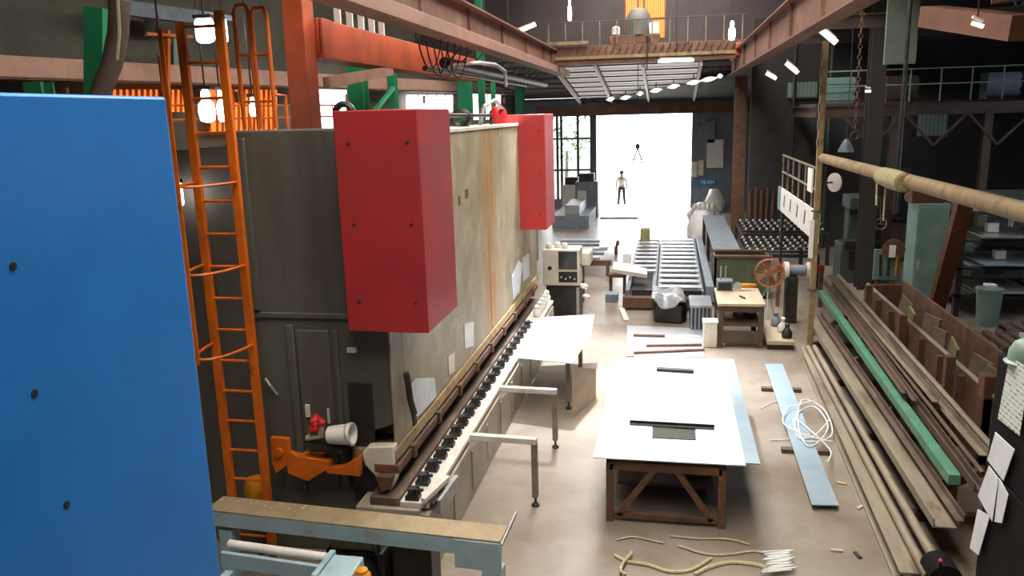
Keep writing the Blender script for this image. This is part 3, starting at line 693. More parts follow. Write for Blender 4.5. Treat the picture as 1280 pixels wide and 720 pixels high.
for k in range(13): cw.append((1012+22*math.cos(k*1.3)+random.uniform(-8,8), 528+25*math.sin(k*1.3)+random.uniform(-8,8)))
squiggle(cw+[(1036,560),(1034,578)],.011,'cable_coil','wire','loose coil of white cable lying across the blue strip','cable',z=.09)
squiggle([(952,510),(970,502),(985,508),(1000,535),(990,548),(962,550)],.007,'wire_loop','wire','thin wire loop on the floor beside the blue strip','wire')
squiggle([(1020,500),(1000,506),(983,512),(980,530),(1010,545),(1040,552)],.009,'cable','wire','thin white cable crossing the blue strip','cable',z=.125)
for i,(x,y,lb) in enumerate(((1046,688,'small wooden chip on the floor near the bar rack end'),(1075,634,'white scrap on the floor beside the bar rack'),(1072,694,'dark metal scrap on the floor by the bar rack end'),(1052,604,'thin tan chip on the floor between blue strip and rack'))):
    p = px(x,y,Z=.01); tag(MB().obox(p,(.12,.04,.02),rz=i*.9).build('floor_scrap','wood' if i!=2 else 'gunmetal'),lb,'scrap')

# ================================================================== BAR RACK, RIGHT
rk = thing('bar_rack','rusty sloping steel rack holding long bars beside the aisle','rack',(3,12.5,0))
for y in (9.0,11.3,13.6,15.9):
    MB().bar((2.76,y,.26),(3.72,y,.79),.09,.09).build('sloping_arm','rust',rk)
    MB().box(3.7,3.82,y-.06,y+.06,0,1.25).build('post','rust',rk,.005)
    MB().box(2.72,3.75,y-.05,y+.05,0,.1).build('foot','rust',rk)
    MB().box(3.08,3.18,y-.05,y+.05,.1,.43).build('strut','rust',rk)
def bar_at(n0,n1,z,kind,wd,ht,m,lb,name='steel_bar'):
    a = px(*n0,Z=z); b_ = px(*n1,Z=z); mb = MB()
    if kind=='i': mb.ibeam(a,b_,wd,ht,.02)
    elif kind=='c': mb.channel(a,b_,wd,ht,.014)
    elif kind=='l': mb.angle(a,b_,wd,ht,.012)
    elif kind=='p': mb.pipe(a,b_,wd/2)
    else: mb.bar(a,b_,wd,ht)
    return tag(mb.build(name,m),lb,'bar','long bars on the rack')
bar_at((1008,442),(1138,728),.11,'i',.2,.2,'rustgrey','brown I-beam lying lowest at the aisle edge of the bar rack')
bar_at((1010,434),(1160,722),.27,'p',.09,0,'rustgrey','round pipe just above the lowest I-beam on the rack')
bar_at((1018,434),(1172,706),.28,'p',.1,0,'rustgrey','round pipe touching the wide channel on the bar rack')
bar_at((1016,397),(1184,655),.5,'c',.26,.1,'rustgrey','wide grey-brown channel between the round pipes and green bar')
bar_at((1024,392),(1201,648),.6,'l',.08,.08,'rustshade','thin angle bar between the wide channel and green bar')
bar_at((1027,366),(1193,600),.74,'r',.12,.11,'greenpipe','long green painted bar on the bar rack','green_bar')
bar_at((1041,363),(1224,610),.8,'c',.09,.09,'rustshade','dark rusty channel right behind the green bar')
bar_at((1041,354),(1229,592),.875,'p',.05,0,'rustshade','thin dark pipe behind the rusty channel')
bar_at((1042,346),(1230,566),.9,'l',.09,.08,'rustgrey','long angle bar near the back of the bar rack')
bar_at((1048,344),(1243,562),.95,'p',.07,0,'rustgrey','highest round pipe at the back of the bar rack')
bar_at((1036,343),(1170,500),.98,'l',.07,.07,'rustgrey','shorter angle bar resting on top of the back bars')
for k in range(2):
    bar_at((1030+k*10,352+k*4),(1130+k*14,490+k*10),.92,'l',.06,.05,'rustshade',('short angle bar lying across the far half of the rack','short dark flat bar beside the short angle bar')[k])
# rust container side behind the rack
ct = thing('scrap_trough','long rusty steel trough with ribbed side behind the bar rack','trough',(4.1,12.5,0))
MB().box(3.95,4.0,9.2,16.9,0,1.02).build('front_side','rust',ct); MB().box(4.6,4.65,9.2,16.9,0,1.15).build('rear_side','rust',ct)
MB().box(4.0,4.6,9.2,16.9,.1,.15).build('bottom','rust',ct)
for y in (9.2,16.85): MB().box(4.0,4.6,y,y+.05,.15,1.05).build('end','rust',ct)
MB().tube((3.97,9.2,1.05),(3.97,16.9,1.05),.035).build('rim','rustgrey',ct)
for k in range(9): MB().box(3.86,3.95,9.4+k*.9,9.5+k*.9,0,1.0).build('rib','rust',ct)
MB().box(3.84,3.98,10.3,10.5,0,1.3).build('corner_post','rust',ct,.01)
for i in range(8):
    y = 10.6+i*.72; mb = MB().obox((4.25+.06*(i%3),y,.62+.05*(i%2)),(.04,.34,.85),rz=.25*(i%3),rx=.12*(i%4))
    tag(mb.build('scrap_plate','khaki' if i%3==0 else 'rustgrey'),('khaki scrap plate' if i%3==0 else 'rusty grey scrap plate')+' standing in the rusty trough behind the rack','scrap','scrap plates in the trough')

# tall dark cabinet near the frame edge with hanging notes
dc = thing('dark_cabinet','tall black cabinet with paper notes hung on its edge','cabinet',(2.5,5.8,0))
CX = 2.46; cz1 = px(1252,440,Y=6.4).z
MB().box(CX,CX+.75,5.0,6.4,0,cz1).build('body','soot',dc,.015)
MB().box(CX-.015,CX,5.05,6.3,.2,cz1-.9).build('door','soot',dc,.006)
npm,_ = sheetprint('note_print','#d5ded8','#7f8d88',14,6)
notes = [([(1247,523),(1262,446),(1287,462),(1274,545)],'long note sheet with rows of small print at the top of the cabinet edge',npm),([(1234,575),(1244,540),(1268,562),(1254,601)],'green-white note hanging below the long printed sheet','paper'),
 ([(1222,620),(1236,582),(1248,598),(1240,652)],'curled white note with torn corner on the cabinet edge','paper'),([(1243,652),(1249,598),(1260,618),(1252,654)],'narrow note overlapping the curled white note','paper'),([(1212,685),(1222,636),(1237,645),(1223,694)],'lowest small note on the dark cabinet edge','paper')]
for i,(qq,lb,m) in enumerate(notes):
    tag(MB().prism([px(x,y,X=CX-.022-.006*i) for x,y in qq],(.004,0,0)).build('note_sheet',m),lb,'note')
hp = px(1284,432,Y=6.1); t = thing('teal_helmet','pale teal hard hat lying on top of the dark cabinet','helmet',(hp.x,6.1,cz1+.002))
MB().lathe((hp.x,6.1,cz1+.002),[(.13,0),(.14,.015),(.115,.03),(.11,.1),(.08,.16),(.03,.19)],18).build('shell','tealpane',t); MB().box(hp.x-.02,hp.x+.02,6.0,6.2,cz1+.18,cz1+.21).build('ridge','tealpane',t)
mp_ = px(1195,670,Z=.5); t = thing('floor_pump','dark grey motor pump on the floor below the notes','pump',(2.55,7.4,0))
MB().box(2.35,2.75,7.2,7.6,0,.12).build('base','gunmetal',t,.01); MB().lathe((2.55,7.22,.3),[(.05,0),(.15,.02),(.15,.3),(.05,.32)],16,(0,1,0)).build('motor','soot',t)
MB().tube((2.5,7.3,.44),(2.47,7.2,.53),.014).build('lever','redplastic',t); MB().torus((2.68,7.1,.14),.12,.012,(0,.3,1)).build('hose','greenclad',t)

# ================================================================== POLE, PIPE RAIL, RIGHT COLUMNS
pl = thing('striped_pole','tan pole with dark stripe patches holding a tube lamp','pole',(2.62,15.2,0))
MB().bar((2.62,15.2,0),(2.62,15.2,5.7),.1,.1,(0,1,0)).build('shaft','tan',pl,.006)
for k in range(6): MB().box(2.56,2.575,15.15,15.25,3.9+k*.3,4.05+k*.3).build('stripe','black',pl)
MB().box(2.5,2.58,15.12,15.14,1.9,2.6).build('white_plate','white',pl)
for z in (1.3,2.75): MB().torus((2.62,15.2,z),.085,.014).build('band','gunmetal',pl)
pr = thing('pipe_rail','long tan pipe rail wrapped with burlap at one joint','pipe',(2.7,11,3.7))
pA,pB = V((2.66,15.1,3.7)),V((2.83,6.2,3.72))
MB().tube(pA,pB,.085,n=14).build('pipe','tan',pr)
w0 = px(1104,207,X=2.7); yA,yB = px(1105,205,X=2.7).y,px(1133,213,X=2.7).y
MB().lathe((2.69,yA,3.7),[(.09,0),(.115,.02),(.125,(yA-yB)*.5),(.115,(yA-yB)-.02),(.09,(yA-yB))],14,(0,-1,0)).build('burlap_wrap','burlap',pr)
MB().tube((2.69,yA-.2,3.6),(2.69,yA-.2,3.15),.012).build('dangling_tie','rope',pr); MB().tube((2.69,yA+.25,3.62),(2.69,yA+.2,3.3),.014).build('dangling_tie','rope',pr)
# support post of the pipe at the cabinet
tag(MB().box(2.75,2.9,6.45,6.6,0,3.61).build('pipe_post','rightdark'),'dark steel post holding the near end of the pipe rail','post')
def hcol(x,y,z1,m,name,lb,w_=.3,grp=None,z0=0):
    return tag(MB().ibeam((x,y,z0),(x,y,z1),w_,w_,.025,(0,1,0)).build(name,m),lb,'column',grp)
def at_px(x,y,X): return px(x,y,X=X)
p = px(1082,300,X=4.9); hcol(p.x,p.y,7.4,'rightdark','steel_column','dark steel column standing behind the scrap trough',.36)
p = px(925,200,X=2.4); hcol(2.4,29.6,5.7,'rust','steel_column','brown runway column at the foot of the gable beside the doorway',.4)
tag(MB().bar(px(1206,252,Y=15.2),px(1160,425,Z=0)+V((0,0,.055)),.26,.2).build('rust_brace','rustorange'),'leaning rusty orange brace beside the teal cabinet','brace')
tag(MB().tube((4.3,16.6,2.5),(4.3,16.6,7.4),.04).build('drop_pipe','gunmetal'),'thin grey pipe dropping from the right bay deck','pipe')
tag(MB().tube((5.15,12.6,3.6),(5.15,12.6,7.4),.035).build('conduit','gunmetal'),'thin conduit hanging over the pipe rail','conduit')
# teal cabinet and tool board
t = thing('teal_cabinet','tall teal-grey steel cabinet behind the scrap trough','cabinet',(5.5,17.3,0))
c0 = px(1142,330,Y=17.3).x; c1_ = px(1182,330,Y=17.3).x; zt = px(1160,255,Y=17.3).z
MB().box(c0,c1_,17.3,18.0,0,zt).build('body','teal',t,.015); MB().box(c0+.03,c1_-.03,17.28,17.3,.1,zt-.06).build('door','teal',t,.008)
MB().box(c0+.06,c0+.09,17.24,17.28,1.3,1.5).build('handle','galv',t)
tag(MB().box(c0-.1,c0+.5,17.4,17.8,zt,zt+.25).build('rust_box','rustorange'),'rusty orange box on top of the teal cabinet','box')
t = thing('tool_board','pale grey-green tool board with rusty disc and hanging tools','tool board',(4.7,17.3,0))
a = px(1091,350,Y=17.4); b_ = px(1126,312,Y=17.4)
MB().box(a.x,b_.x,17.4,17.46,a.z,b_.z).build('panel','teal',t,.008)
MB().box(a.x+.05,a.x+.12,17.42,17.48,0,a.z).build('leg','rust',t); MB().box(b_.x-.12,b_.x-.05,17.42,17.48,0,a.z).build('leg','rust',t)
dcn = px(1117,312,Y=17.36); MB().lathe(dcn,[(.05,0),(.22,0),(.22,.03),(.05,.05)],20,(0,-1,0)).build('rusty_disc','rust',t)
MB().box(dcn.x-.1,dcn.x+.02,17.27,17.3,dcn.z-.15,dcn.z+.1).build('tag_plate','white',t)
for k in range(3): MB().tube((a.x+.1+k*.16,17.34,a.z+.55),(a.x+.12+k*.15,17.34,a.z+.1),.025).build('hanging_tool',('black','gunmetal','yellow')[k],t)
# shelf rack with pale sheets deep in the right bay
sr = thing('sheet_shelf','dark shelf rack stacked with pale blue sheets in the right bay','shelf rack',(7.8,19.4,0))
SX0,SX1,SY0,SY1 = 6.2,9.6,18.6,20.6
for x in (SX0,SX1):
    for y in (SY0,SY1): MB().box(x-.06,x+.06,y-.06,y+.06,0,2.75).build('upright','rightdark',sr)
SZ = (.45,1.05,1.65,2.25)
for z in SZ: MB().box(SX0-.06,SX1+.06,SY0-.06,SY1+.06,z,z+.05).build('shelf','rightdark',sr)
rd = random.Random(3)
for si,z in enumerate(SZ):
    for k in range(4):
        a = rd.uniform(-.08,.08); cx = 7.15+(k%2)*1.5+rd.uniform(-.08,.08); zz = z+.075+(k//2)*.075
        tag(MB().obox((cx,19.35-.3*(k//2),zz),(1.3-.15*(k//2),1.45,.03),rz=a).build('shelf_sheet','bluefilm_sheen' if (k+si)%2 else 'steel'),
            ('dull blue' if (k+si)%2 else 'bright silver')+(' sheet on the lowest shelf of the dark rack',' sheet on the second shelf of the dark rack',' sheet on the third shelf of the dark rack',' sheet on the top shelf of the dark rack')[si],'sheet','sheets on the dark shelf rack')
for x,z,lb in ((6.9,1.65,'white carton standing on the third shelf sheets'),(7.75,2.25,'white carton standing on the top shelf sheets'),(7.1,1.05,'pale carton standing on the second shelf sheets')):
    tag(MB().obox((x,18.95,z+.17+.11),(.22,.2,.2)).build('carton','white',None,.008),lb,'carton')
bp_ = px(1230,404,Z=0); t = thing('grey_bin','grey-green waste bin standing before the dark shelf rack','bin',(bp_.x,17.9,0))
MB().lathe((bp_.x,17.9,0),[(.2,0),(.25,.75),(.27,.75),(.27,.79),(.1,.84),(.02,.84)],14).build('body','teal',t); MB().box(bp_.x-.1,bp_.x+.1,17.8,18.0,.84,.88).build('lid_knob','white',t)
# timber pallets stacked on the dark floor
for i,(x,y,n,lb) in enumerate(((5.8,15.2,3,'dark stack of pallets near the rusty brace'),(7.0,16.6,2,'low dark pallet pile before the grey bin'),(5.9,12.6,4,'tall dark pallet stack beside the scrap trough'))):
    t = thing('pallet_stack',lb,'pallets',(x,y,0))
    for j in range(n):
        for yy_ in (-.45,0,.45): MB().box(x-.5,x+.5,y+yy_-.05,y+yy_+.05,j*.15,j*.15+.1).build('bearer','brownwood',t)
        for k in range(5): MB().box(x-.5+k*.22,x-.38+k*.22,y-.55,y+.55,j*.15+.1,j*.15+.15).build('board','brownwood',t)
# orange steelwork and teal window in the right bay
tag(MB().bar((4.6,13.5,6.15),(9,12.2,6.5),.25,.3).build('orange_beam','rustorange'),'rusty orange beam crossing high in the right bay','beam')
tag(MB().bar((4.5,16,6.1),(4.9,13,5.6),.4,.35).build('orange_bracket','rustorange'),'stout orange bracket below the high right-bay beam','bracket')
tag(MB().bar((5.4,10.2,4.2),(6.6,10.8,6.2),.3,.5).build('orange_jib','rustorange'),'slanting orange jib arm at the dark right bay','jib')
tag(MB().box(4.3,4.9,18.2,18.3,5.4,7.39).build('green_sheet','greenclad'),'dull green sheet hanging from the deck of the right bay','sheet')
rw = struct(MB().box(2.6,12.8,28,28.2,0,7.4).build('wall_right_end','rightdark'))
for i,(x0,y0,x1,y1) in enumerate(((984,102,1022,122),(1040,108,1066,124),(1146,138,1186,170))):
    a = px(x0,y1,Y=27.9); b_ = px(x1,y0,Y=27.9)
    wn = struct(MB().box(a.x,b_.x,27.9,27.95,a.z,b_.z).build('window_%d'%(9+i),'tealpane'))
    nb = int((b_.x-a.x)/.12)
    for k in range(nb+1): MB().box(a.x+k*.12-.008,a.x+k*.12+.008,27.87,27.9,a.z,b_.z).build('window_bar','greenclad',wn)
    MB().box(a.x-.05,b_.x+.05,27.84,27.9,a.z-.06,a.z).build('window_sill','gunmetal',wn)
p = px(1058,180,Y=22); t = thing('cone_lamp','dusty grey cone lamp hanging behind the striped pole','lamp',p)
MB().lathe(p-V((0,0,.2)),[(.2,0),(.19,.06),(.1,.25),(.04,.32)],14).build('shade','bluegrey',t); MB().tube(p+V((0,0,.1)),(p.x,p.y,7.4),.012).build('cord','gunmetal',t)

# sign board with railing above, beyond the pole
sg = thing('sign_board','long white sign board with teal end and worn dark marks','sign',(2.75,18,2.2))
sa,sb = px(976,250,X=2.75),px(1022,272,X=2.75)
zt0,zb0 = px(978,236,X=2.75).z,px(978,262,X=2.75).z
ya,yb = px(977,250,X=2.75).y,px(1025,270,X=2.75).y
zc = (zt0+zb0)/2
pan = MB().box(2.72,2.76,yb,ya,2.08,2.66).build('panel','white',sg,.01)
MB().box(2.7,2.75,ya,ya+.35,2.08,2.66).build('teal_end','teal',sg,.01)
for k in range(5): MB().obox((2.715,yb+.5+k*(ya-yb)/5.2,2.4),(.008,.1,.28),rx=.3).build('dark_mark','gunmetal',pan)
MB().bar((2.74,15.26,2.5),(2.74,yb,2.5),.04,.04).build('bracket','gunmetal',sg)
for y in (ya-.1,): MB().box(2.74,2.8,y-.04,y+.04,0,2.08).build('post','gunmetal',sg)
rl = thing('hand_railing','thin steel hand railing above the white sign board','railing',(2.8,18,2.66))
for k in range(7): y = yb+.1+k*(ya-yb-.2)/6; MB().tube((2.74,y,2.66),(2.74,y,3.45),.02,n=6).build('baluster','rustgrey',rl)
for z in (3.05,3.45): MB().tube((2.74,yb+.05,z),(2.74,ya-.05,z),.025,n=6).build('rail','rustgrey',rl)
p = px(1013,225,X=2.7); tag(MB().obox(p-V((.0,0,0)),(.03,.5,.45)).build('white_plate','white'),'white square plate tied on the hand railing','plate')
wd_ = px(1044,228,Y=15.35)
MB().lathe(wd_,[(.02,0),(.17,.0),(.17,.03),(.02,.05)],20,(-1.6,-1,0)).build('round_plate','white',pl); MB().bar((2.66,15.22,wd_.z),wd_+V((0,.02,0)),.03,.03).build('plate_bracket','gunmetal',pl)

# ================================================================== WORK BENCH AREA
bn = thing('work_bench','small work bench with worn beige top and dark brown legs','bench',(1.4,16.2,0))
bx0,bx1,by0,by2 = 1.0,1.82,15.7,17.1
MB().box(bx0-.04,bx1+.04,by0-.05,by2,.84,.9).build('top','wood',bn,.01)
for x in (bx0+.03,bx1-.03):
    for y in (by0+.05,by2-.08): MB().box(x-.05,x+.05,y-.05,y+.05,0,.84).build('leg','brownwood',bn,.004)
MB().box(bx0,bx1,by0+.05,by2-.05,.42,.46).build('shelf','brownwood',bn); MB().box(bx0+.08,bx1-.08,by0,by0+.04,.08,.34).build('drawer_front','brownwood',bn,.006)
MB().box(bx0,bx1,by0+.02,by0+.06,.72,.84).build('apron','brownwood',bn)
t = thing('parts_box','grey metal parts box with upright pins at the back of the bench','box',(1.15,16.9,.9))
MB().box(1.0,1.32,16.75,17.05,.9,1.12).build('body','bluegrey',t,.01); MB().box(1.03,1.29,16.74,16.75,.93,1.08).build('dark_front','black',t)
for k in range(2): MB().tube((1.08+k*.1,16.9,1.12),(1.08+k*.1,16.9,1.4),.015).build('pin','galv',t)
t = thing('yellow_grinder','yellow angle grinder lying at the back of the bench','grinder',(1.6,16.9,.9))
MB().lathe((1.45,16.85,1.0),[(.02,0),(.05,.02),(.05,.2),(.035,.34),(.02,.36)],12,(1,.15,0)).build('body','yellow',t); MB().lathe((1.42,16.8,1.0),[(.02,0),(.09,0),(.09,.02),(.02,.02)],14,(0,-1,.2)).build('disc','galv',t)
tag(MB().bar((1.42,16.25,.915),(1.5,16.05,.915),.03,.03).build('scriber','gunmetal'),'small dark scriber lying in the middle of the bench top','tool')
for i in range(3): tag(MB().obox((1.22+i*.2,16.3,.515),(.14,.22,.1),rz=.3*i).build('shelf_part',('offwhite','rust','gunmetal')[i]),('cream part on the shelf under the bench','rusty part on the shelf under the bench','dark part on the shelf under the bench')[i],'part')
t = thing('white_bin','white square waste bin beside the work bench','bin',(.84,15.75,0))
MB().prism([(.7,15.62,0),(.96,15.62,0),(.96,15.88,0),(.7,15.88,0)],(0,0,.5)).build('body','offwhite',t,.015); MB().box(.68,.98,15.6,15.9,.5,.54).build('rim','white',t,.01)
# black crates under a grey tarp
t = thing('black_crate','black chamfered crate beside the grey slatted crate','crate',(.1,17.9,0))
MB().prism([(-.28,17.5,0),(.3,17.4,0),(.42,17.6,0),(.42,18.4,0),(-.35,18.45,0)],(0,0,.42)).build('body','black',t,.03); MB().box(-.3,.4,17.55,18.35,.42,.46).build('lid','gunmetal',t,.01)
mb = MB()
g = 8; vs = []; fs = []
for j in range(g+1):
    for i in range(g+1):
        u,v = i/g,j/g; vs.append(V((-.36+.72*u,17.3+1.1*v,.52+.12*abs(math.sin(u*5+1)*math.sin(v*4+.5))+.03*abs(math.sin(u*13+v*9))-(.22 if j==0 and 1<i<7 else 0))))
for j in range(g):
    for i in range(g): q0 = j*(g+1)+i; fs.append((q0,q0+1,q0+g+2,q0+g+1))
mb.add(vs,fs); tp = mb.build('plastic_tarp','tarp'); tag(tp,'crumpled grey plastic tarp thrown over the black crate','tarp')
sm = tp.modifiers.new('thick','SOLIDIFY'); sm.thickness = .012; ss = tp.modifiers.new('smooth','SUBSURF'); ss.levels = 1; ss.render_levels = 1
t = thing('slatted_crate','dark slatted crate with grey cover beside the white bin','crate',(.74,17.3,0))
MB().box(.48,.92,16.9,17.8,0,.5).build('body','black',t,.01)
for k in range(6): MB().box(.48+k*.08,.52+k*.08,16.87,16.9,.03,.5).build('slat','bluegrey',t)
MB().box(.46,.93,16.86,17.85,.5,.56).build('cover','tarp',t,.015)
# pedestal fan
fc = px(962,342,Y=17.6); fn = thing('pedestal_fan','orange pedestal fan on tripod legs behind the bench','fan',(fc.x,17.7,0))
MB().torus(fc,.3,.02,(-.15,-1,.1)).build('guard_ring','orangefan',fn); MB().torus(fc+V((0,.12,0)),.29,.015,(-.15,-1,.1)).build('guard_ring','orangefan',fn)
for k in range(10):
    a = k*math.pi/10; v_ = V((math.cos(a),0,math.sin(a)))*.3
    MB().path([fc-v_,fc+V((0,-.05,0)),fc+v_],.006,5).build('guard_wire','orangefan',fn)
for k in range(4):
    a = k*math.pi/2+.4; ca,sa_ = math.cos(a),math.sin(a); u_ = V((ca,0,sa_)); w_ = V((-sa_,0,ca)); cc = fc+V((0,.06,0))
    MB().prism([cc+u_*.04-w_*.03,cc+u_*.26-w_*.09+V((0,.03,0)),cc+u_*.27+w_*.07-V((0,.03,0)),cc+u_*.04+w_*.03],(0,.006,0)).build('blade','orangefan',fn)
MB().lathe(fc+V((0,-.04,0)),[(.03,0),(.07,.02),(.08,.1),(.08,.3),(.03,.34)],14,(0,1,0)).build('motor','orangefan',fn)
MB().tube(fc+V((0,.2,-.08)),(fc.x,17.8,.75),.025).build('pole','galv',fn)
for k in range(3):
    a = k*2.09+.6; MB().tube((fc.x,17.8,.8),(fc.x-.05+.3*math.cos(a),17.8+.3*math.sin(a),.01),.016,n=6).build('leg','galv',fn)
# low platform and bench machine between fan and rack
t = thing('low_platform','low grey-tan platform on the floor under the fan','platform',(2.05,16.6,0))
MB().box(1.9,2.42,15.6,17.2,.1,.18).build('deck','wood',t,.008); MB().box(1.92,2.4,15.62,15.7,0,.1).build('skid','black',t); MB().box(1.92,2.4,17.0,17.1,0,.1).build('skid','black',t)
t = thing('bench_grinder','grey bench grinder with pale wheel guards on a dark pedestal','grinder',(2.7,17.4,0))
MB().box(2.5,2.75,17.65,17.95,0,1.03).build('pedestal','gunmetal',t,.02); MB().lathe((2.45,17.8,1.15),[(.04,0),(.11,.02),(.12,.45),(.04,.5)],14,(1,0,0)).build('motor','bluegrey',t)
for x in (2.46,2.92): MB().lathe((x,17.8,1.15),[(.05,0),(.19,.0),(.19,.09),(.05,.09)],18,(1,0,0)).build('wheel_guard','whitearm',t)
MB().path([(2.55,17.66,1.0),(2.48,17.58,.7),(2.5,17.56,.4),(2.55,17.6,.2)],.014).build('cable','gunmetal',t)
for i,(x,y,z,lb) in enumerate(((2.28,16.3,.183,'small pale valve part on the low platform'),(2.3,15.85,.183,'dark round part at the corner of the low platform'),(2.2,16.75,.183,'grey part beside the fan legs on the platform'))):
    tag(MB().lathe((x,y,z),[(.03,0),(.1,.02),(.1,.12),(.04,.2),(.05,.28),(.02,.3)],10).build('valve_part',('whitearm','gunmetal','bluegrey')[i]),lb,'part')
# olive bin, red beam, dark plates, wheel tables
t = thing('steel_bin','olive green open steel bin with rusty rim behind the bench','bin',(1.5,20.2,0))
ba,bb = 1.12,px(962,362,Y=20).x
for m4,nm in (((ba,bb,20,20.05),'front'),((ba,bb,20.9,20.95),'back'),((ba,ba+.05,20,20.95),'side'),((bb-.05,bb,20,20.95),'side')): MB().box(*m4,0,1.02).build(nm,'greenbin',t)
MB().box(ba,bb,20,20.95,0,.06).build('bottom','greenbin',t)
MB().box(ba-.03,bb+.03,19.96,20.06,1.02,1.08).build('rim','rust',t,.006); MB().box(ba-.03,bb+.03,20.86,20.96,1.02,1.08).build('rim','rust',t,.006)
t = thing('red_barrier','dull red barrier beam on two posts behind the fan','barrier',(2.85,19.3,0))
MB().box(2.5,3.55,19.2,19.32,.82,1.0).build('beam','red',t,.01)
for x in (2.55,3.5): MB().box(x-.04,x+.04,19.22,19.3,0,.82).build('post','rust',t)
def wheel_table(x0,x1,y0,y1,z,rows,lb,ang=0):
    t = thing('wheel_table',lb,'roller table',((x0+x1)/2,(y0+y1)/2,0),'skate wheel tables by the right columns')
    for x in (x0,x1):
        for y in (y0,y1): MB().box(x-.05,x+.05,y-.05,y+.05,0,z-.1).build('leg','gunmetal',t)
    for y in (y0,y1): MB().box(x0,x1,y-.04,y+.04,z-.14,z-.06).build('end_rail','gunmetal',t)
    for x in (x0,x1): MB().box(x-.04,x+.04,y0,y1,z-.14,z-.06).build('side_rail','gunmetal',t)
    for k in range(rows):
        y = y0+(k+.5)/rows*(y1-y0)
        rw_ = MB().box(x0,x1,y-.03,y+.03,z-.06,z-.02).build('wheel_bar','black',t)
        n = int((x1-x0)/.19)
        for i in range(n):
            MB().lathe((x0+(i+.5)*(x1-x0)/n,y,z-.02),[(.02,0),(.04,.01),(.045,.04),(.03,.07),(.01,.08)],7).build('wheel','galv',rw_)
wheel_table(2.0,3.75,21.3,23.9,.95,5,'black skate-wheel table with rows of pale wheels behind the olive bin')
wheel_table(2.2,4.6,24.6,27.3,1.0,4,'black skate-wheel table standing against the right end wall')
pa = [px(x,y,Z=1.02) for x,y in ((893,327),(960,322),(948,285),(884,284))]
t = thing('plate_stand','dark stand topped with a large grey-green plate','stand',(1.3,24,0))
MB().box(1.15,1.85,21.4,28.5,.96,1.0).build('plate','bluegrey',t)
for x in (1.2,1.8):
    for y in (21.6,25,28.2): MB().box(x-.05,x+.05,y-.05,y+.05,0,.96).build('leg','gunmetal',t)
MB().box(1.17,1.83,21.42,21.47,.2,.9).build('front_panel','rightdark',t)
for i in range(5):
    a = .03*i; tag(MB().bar((2.65+i*.16,27.5,0.01),(2.65+i*.16+a,27.9,1.9+.1*(i%2)),.07,.05).build('leaning_plank','rustorange'),'rusty plank leaning against the right end wall','plank','rusty planks by the right columns')
# slatted conveyor bed in the aisle
cb = thing('slat_bed','long steel bed of pale cross slats with brown base beam','slat bed',(-.1,22.5,0))
sy0,sy1 = 18.9,26.8; xa,xm,xb = -.95,-.28,.78
for x in (xa,xm-.05,xm+.08,xb): MB().box(x-.05,x+.05,sy0,sy1,.28,.42).build('side_rail','bluegrey',cb,.004)
MB().box(xa,xb,sy0,sy1,.2,.26).build('gap_shade_sheet','black',cb)  # black sheet added to darken the gaps between the slats
for k in range(12):
    y = sy0+.35+k*.66
    MB().box(xm+.08,xb,y-.15,y+.15,.42,.46).build('slat','steel',cb)
    if k > 2: MB().box(xa,xm-.05,y-.14,y+.14,.42,.46).build('slat','galv',cb)
for y in (19.4,22.4,25.8):
    for x in (xa,xm,xb): MB().box(x-.06,x+.06,y-.06,y+.06,0,.28).build('leg','rust',cb)
MB().box(xa-.1,xb+.1,sy0-.3,sy0-.05,.05,.3).build('base_beam','rust',cb,.008); MB().box(xa+.1,xb,sy0-.05,sy0+.06,.3,.44).build('end_beam','gunmetal',cb,.005)
MB().box(xb+.1,xb+.3,sy0+.2,sy1,.1,.5).build('drive_case','bluegrey',cb,.02)
c = px(788,338,Z=.55); tag(MB().prism([px(767,331,Z=.55),px(808,340,Z=.55),px(809,348,Z=.55),px(766,341,Z=.55)],(0,0,.1)).build('white_board','whitearm'),'white board lying over the near corner of the slat bed','board')
p = px(783,325,Z=.75); t = thing('white_carton','white cube carton standing on the white board','carton',p); MB().obox(p+V((0,.3,.0)),(.22,.22,.24)).build('box','white',t,.01); MB().obox(p+V((0,.3,.122)),(.05,.22,.004)).build('tape_strip','offwhite',t)
t = thing('panel_trestle','brown trestle under the white board beside the slat bed','trestle',(-1.2,20.4,0))
MB().box(-1.5,-1.05,20.2,20.5,.45,.54).build('top_rail','rust',t)
for x in (-1.45,-1.1): MB().box(x-.04,x+.04,20.3,20.4,0,.45).build('leg','rust',t)
tag(MB().obox(V((-.75,26.2,.665)),(.3,.4,.4)).build('khaki_box','khaki'),'khaki box on the far left corner of the slat bed','box')
tag(MB().bar(px(777,386,Z=.03),px(783,401,Z=.03),.12,.05).build('timber_offcut','offwhite'),'pale timber offcut lying on the floor before the slat bed','timber')
tag(MB().obox(px(765,371,Z=.1),(.3,.4,.2)).build('grey_box','bluegrey'),'low grey box on the floor at the corner of the slat bed','box')

# ================================================================== LEFT SIDE OF AISLE, FAR
st = thing('sheet_stand','low stand stacked with grey bars and bright sheets beyond the cabinet','stand',(-2.6,24,0))
MB().box(-3.3,-1.6,22.6,22.75,.3,.45).build('cross_beam','rust',st); MB().box(-3.3,-1.6,26.2,26.35,.3,.45).build('cross_beam','rust',st)
for x in (-3.2,-1.7):
    for y in (22.65,26.28): MB().box(x-.05,x+.05,y-.05,y+.05,0,.3).build('leg','rust',st)
for k in range(5):
    y = 22.7+k*.8; tag(MB().box(-3.5,-1.95+.05*k,y,y+.34,.45,.52).build('steel_flat','bluegrey' if k%2 else 'galv'),('dull blue-grey' if k%2 else 'bright galvanised')+' steel flat laid across the low stand','flat bar','grey flats on the low stand')
e_ = [px(x,y,Z=.6) for x,y in ((749,307),(769,306),(774,281),(752,283))]; e_ = [V((p.x,p.y,.525)) for p in e_]
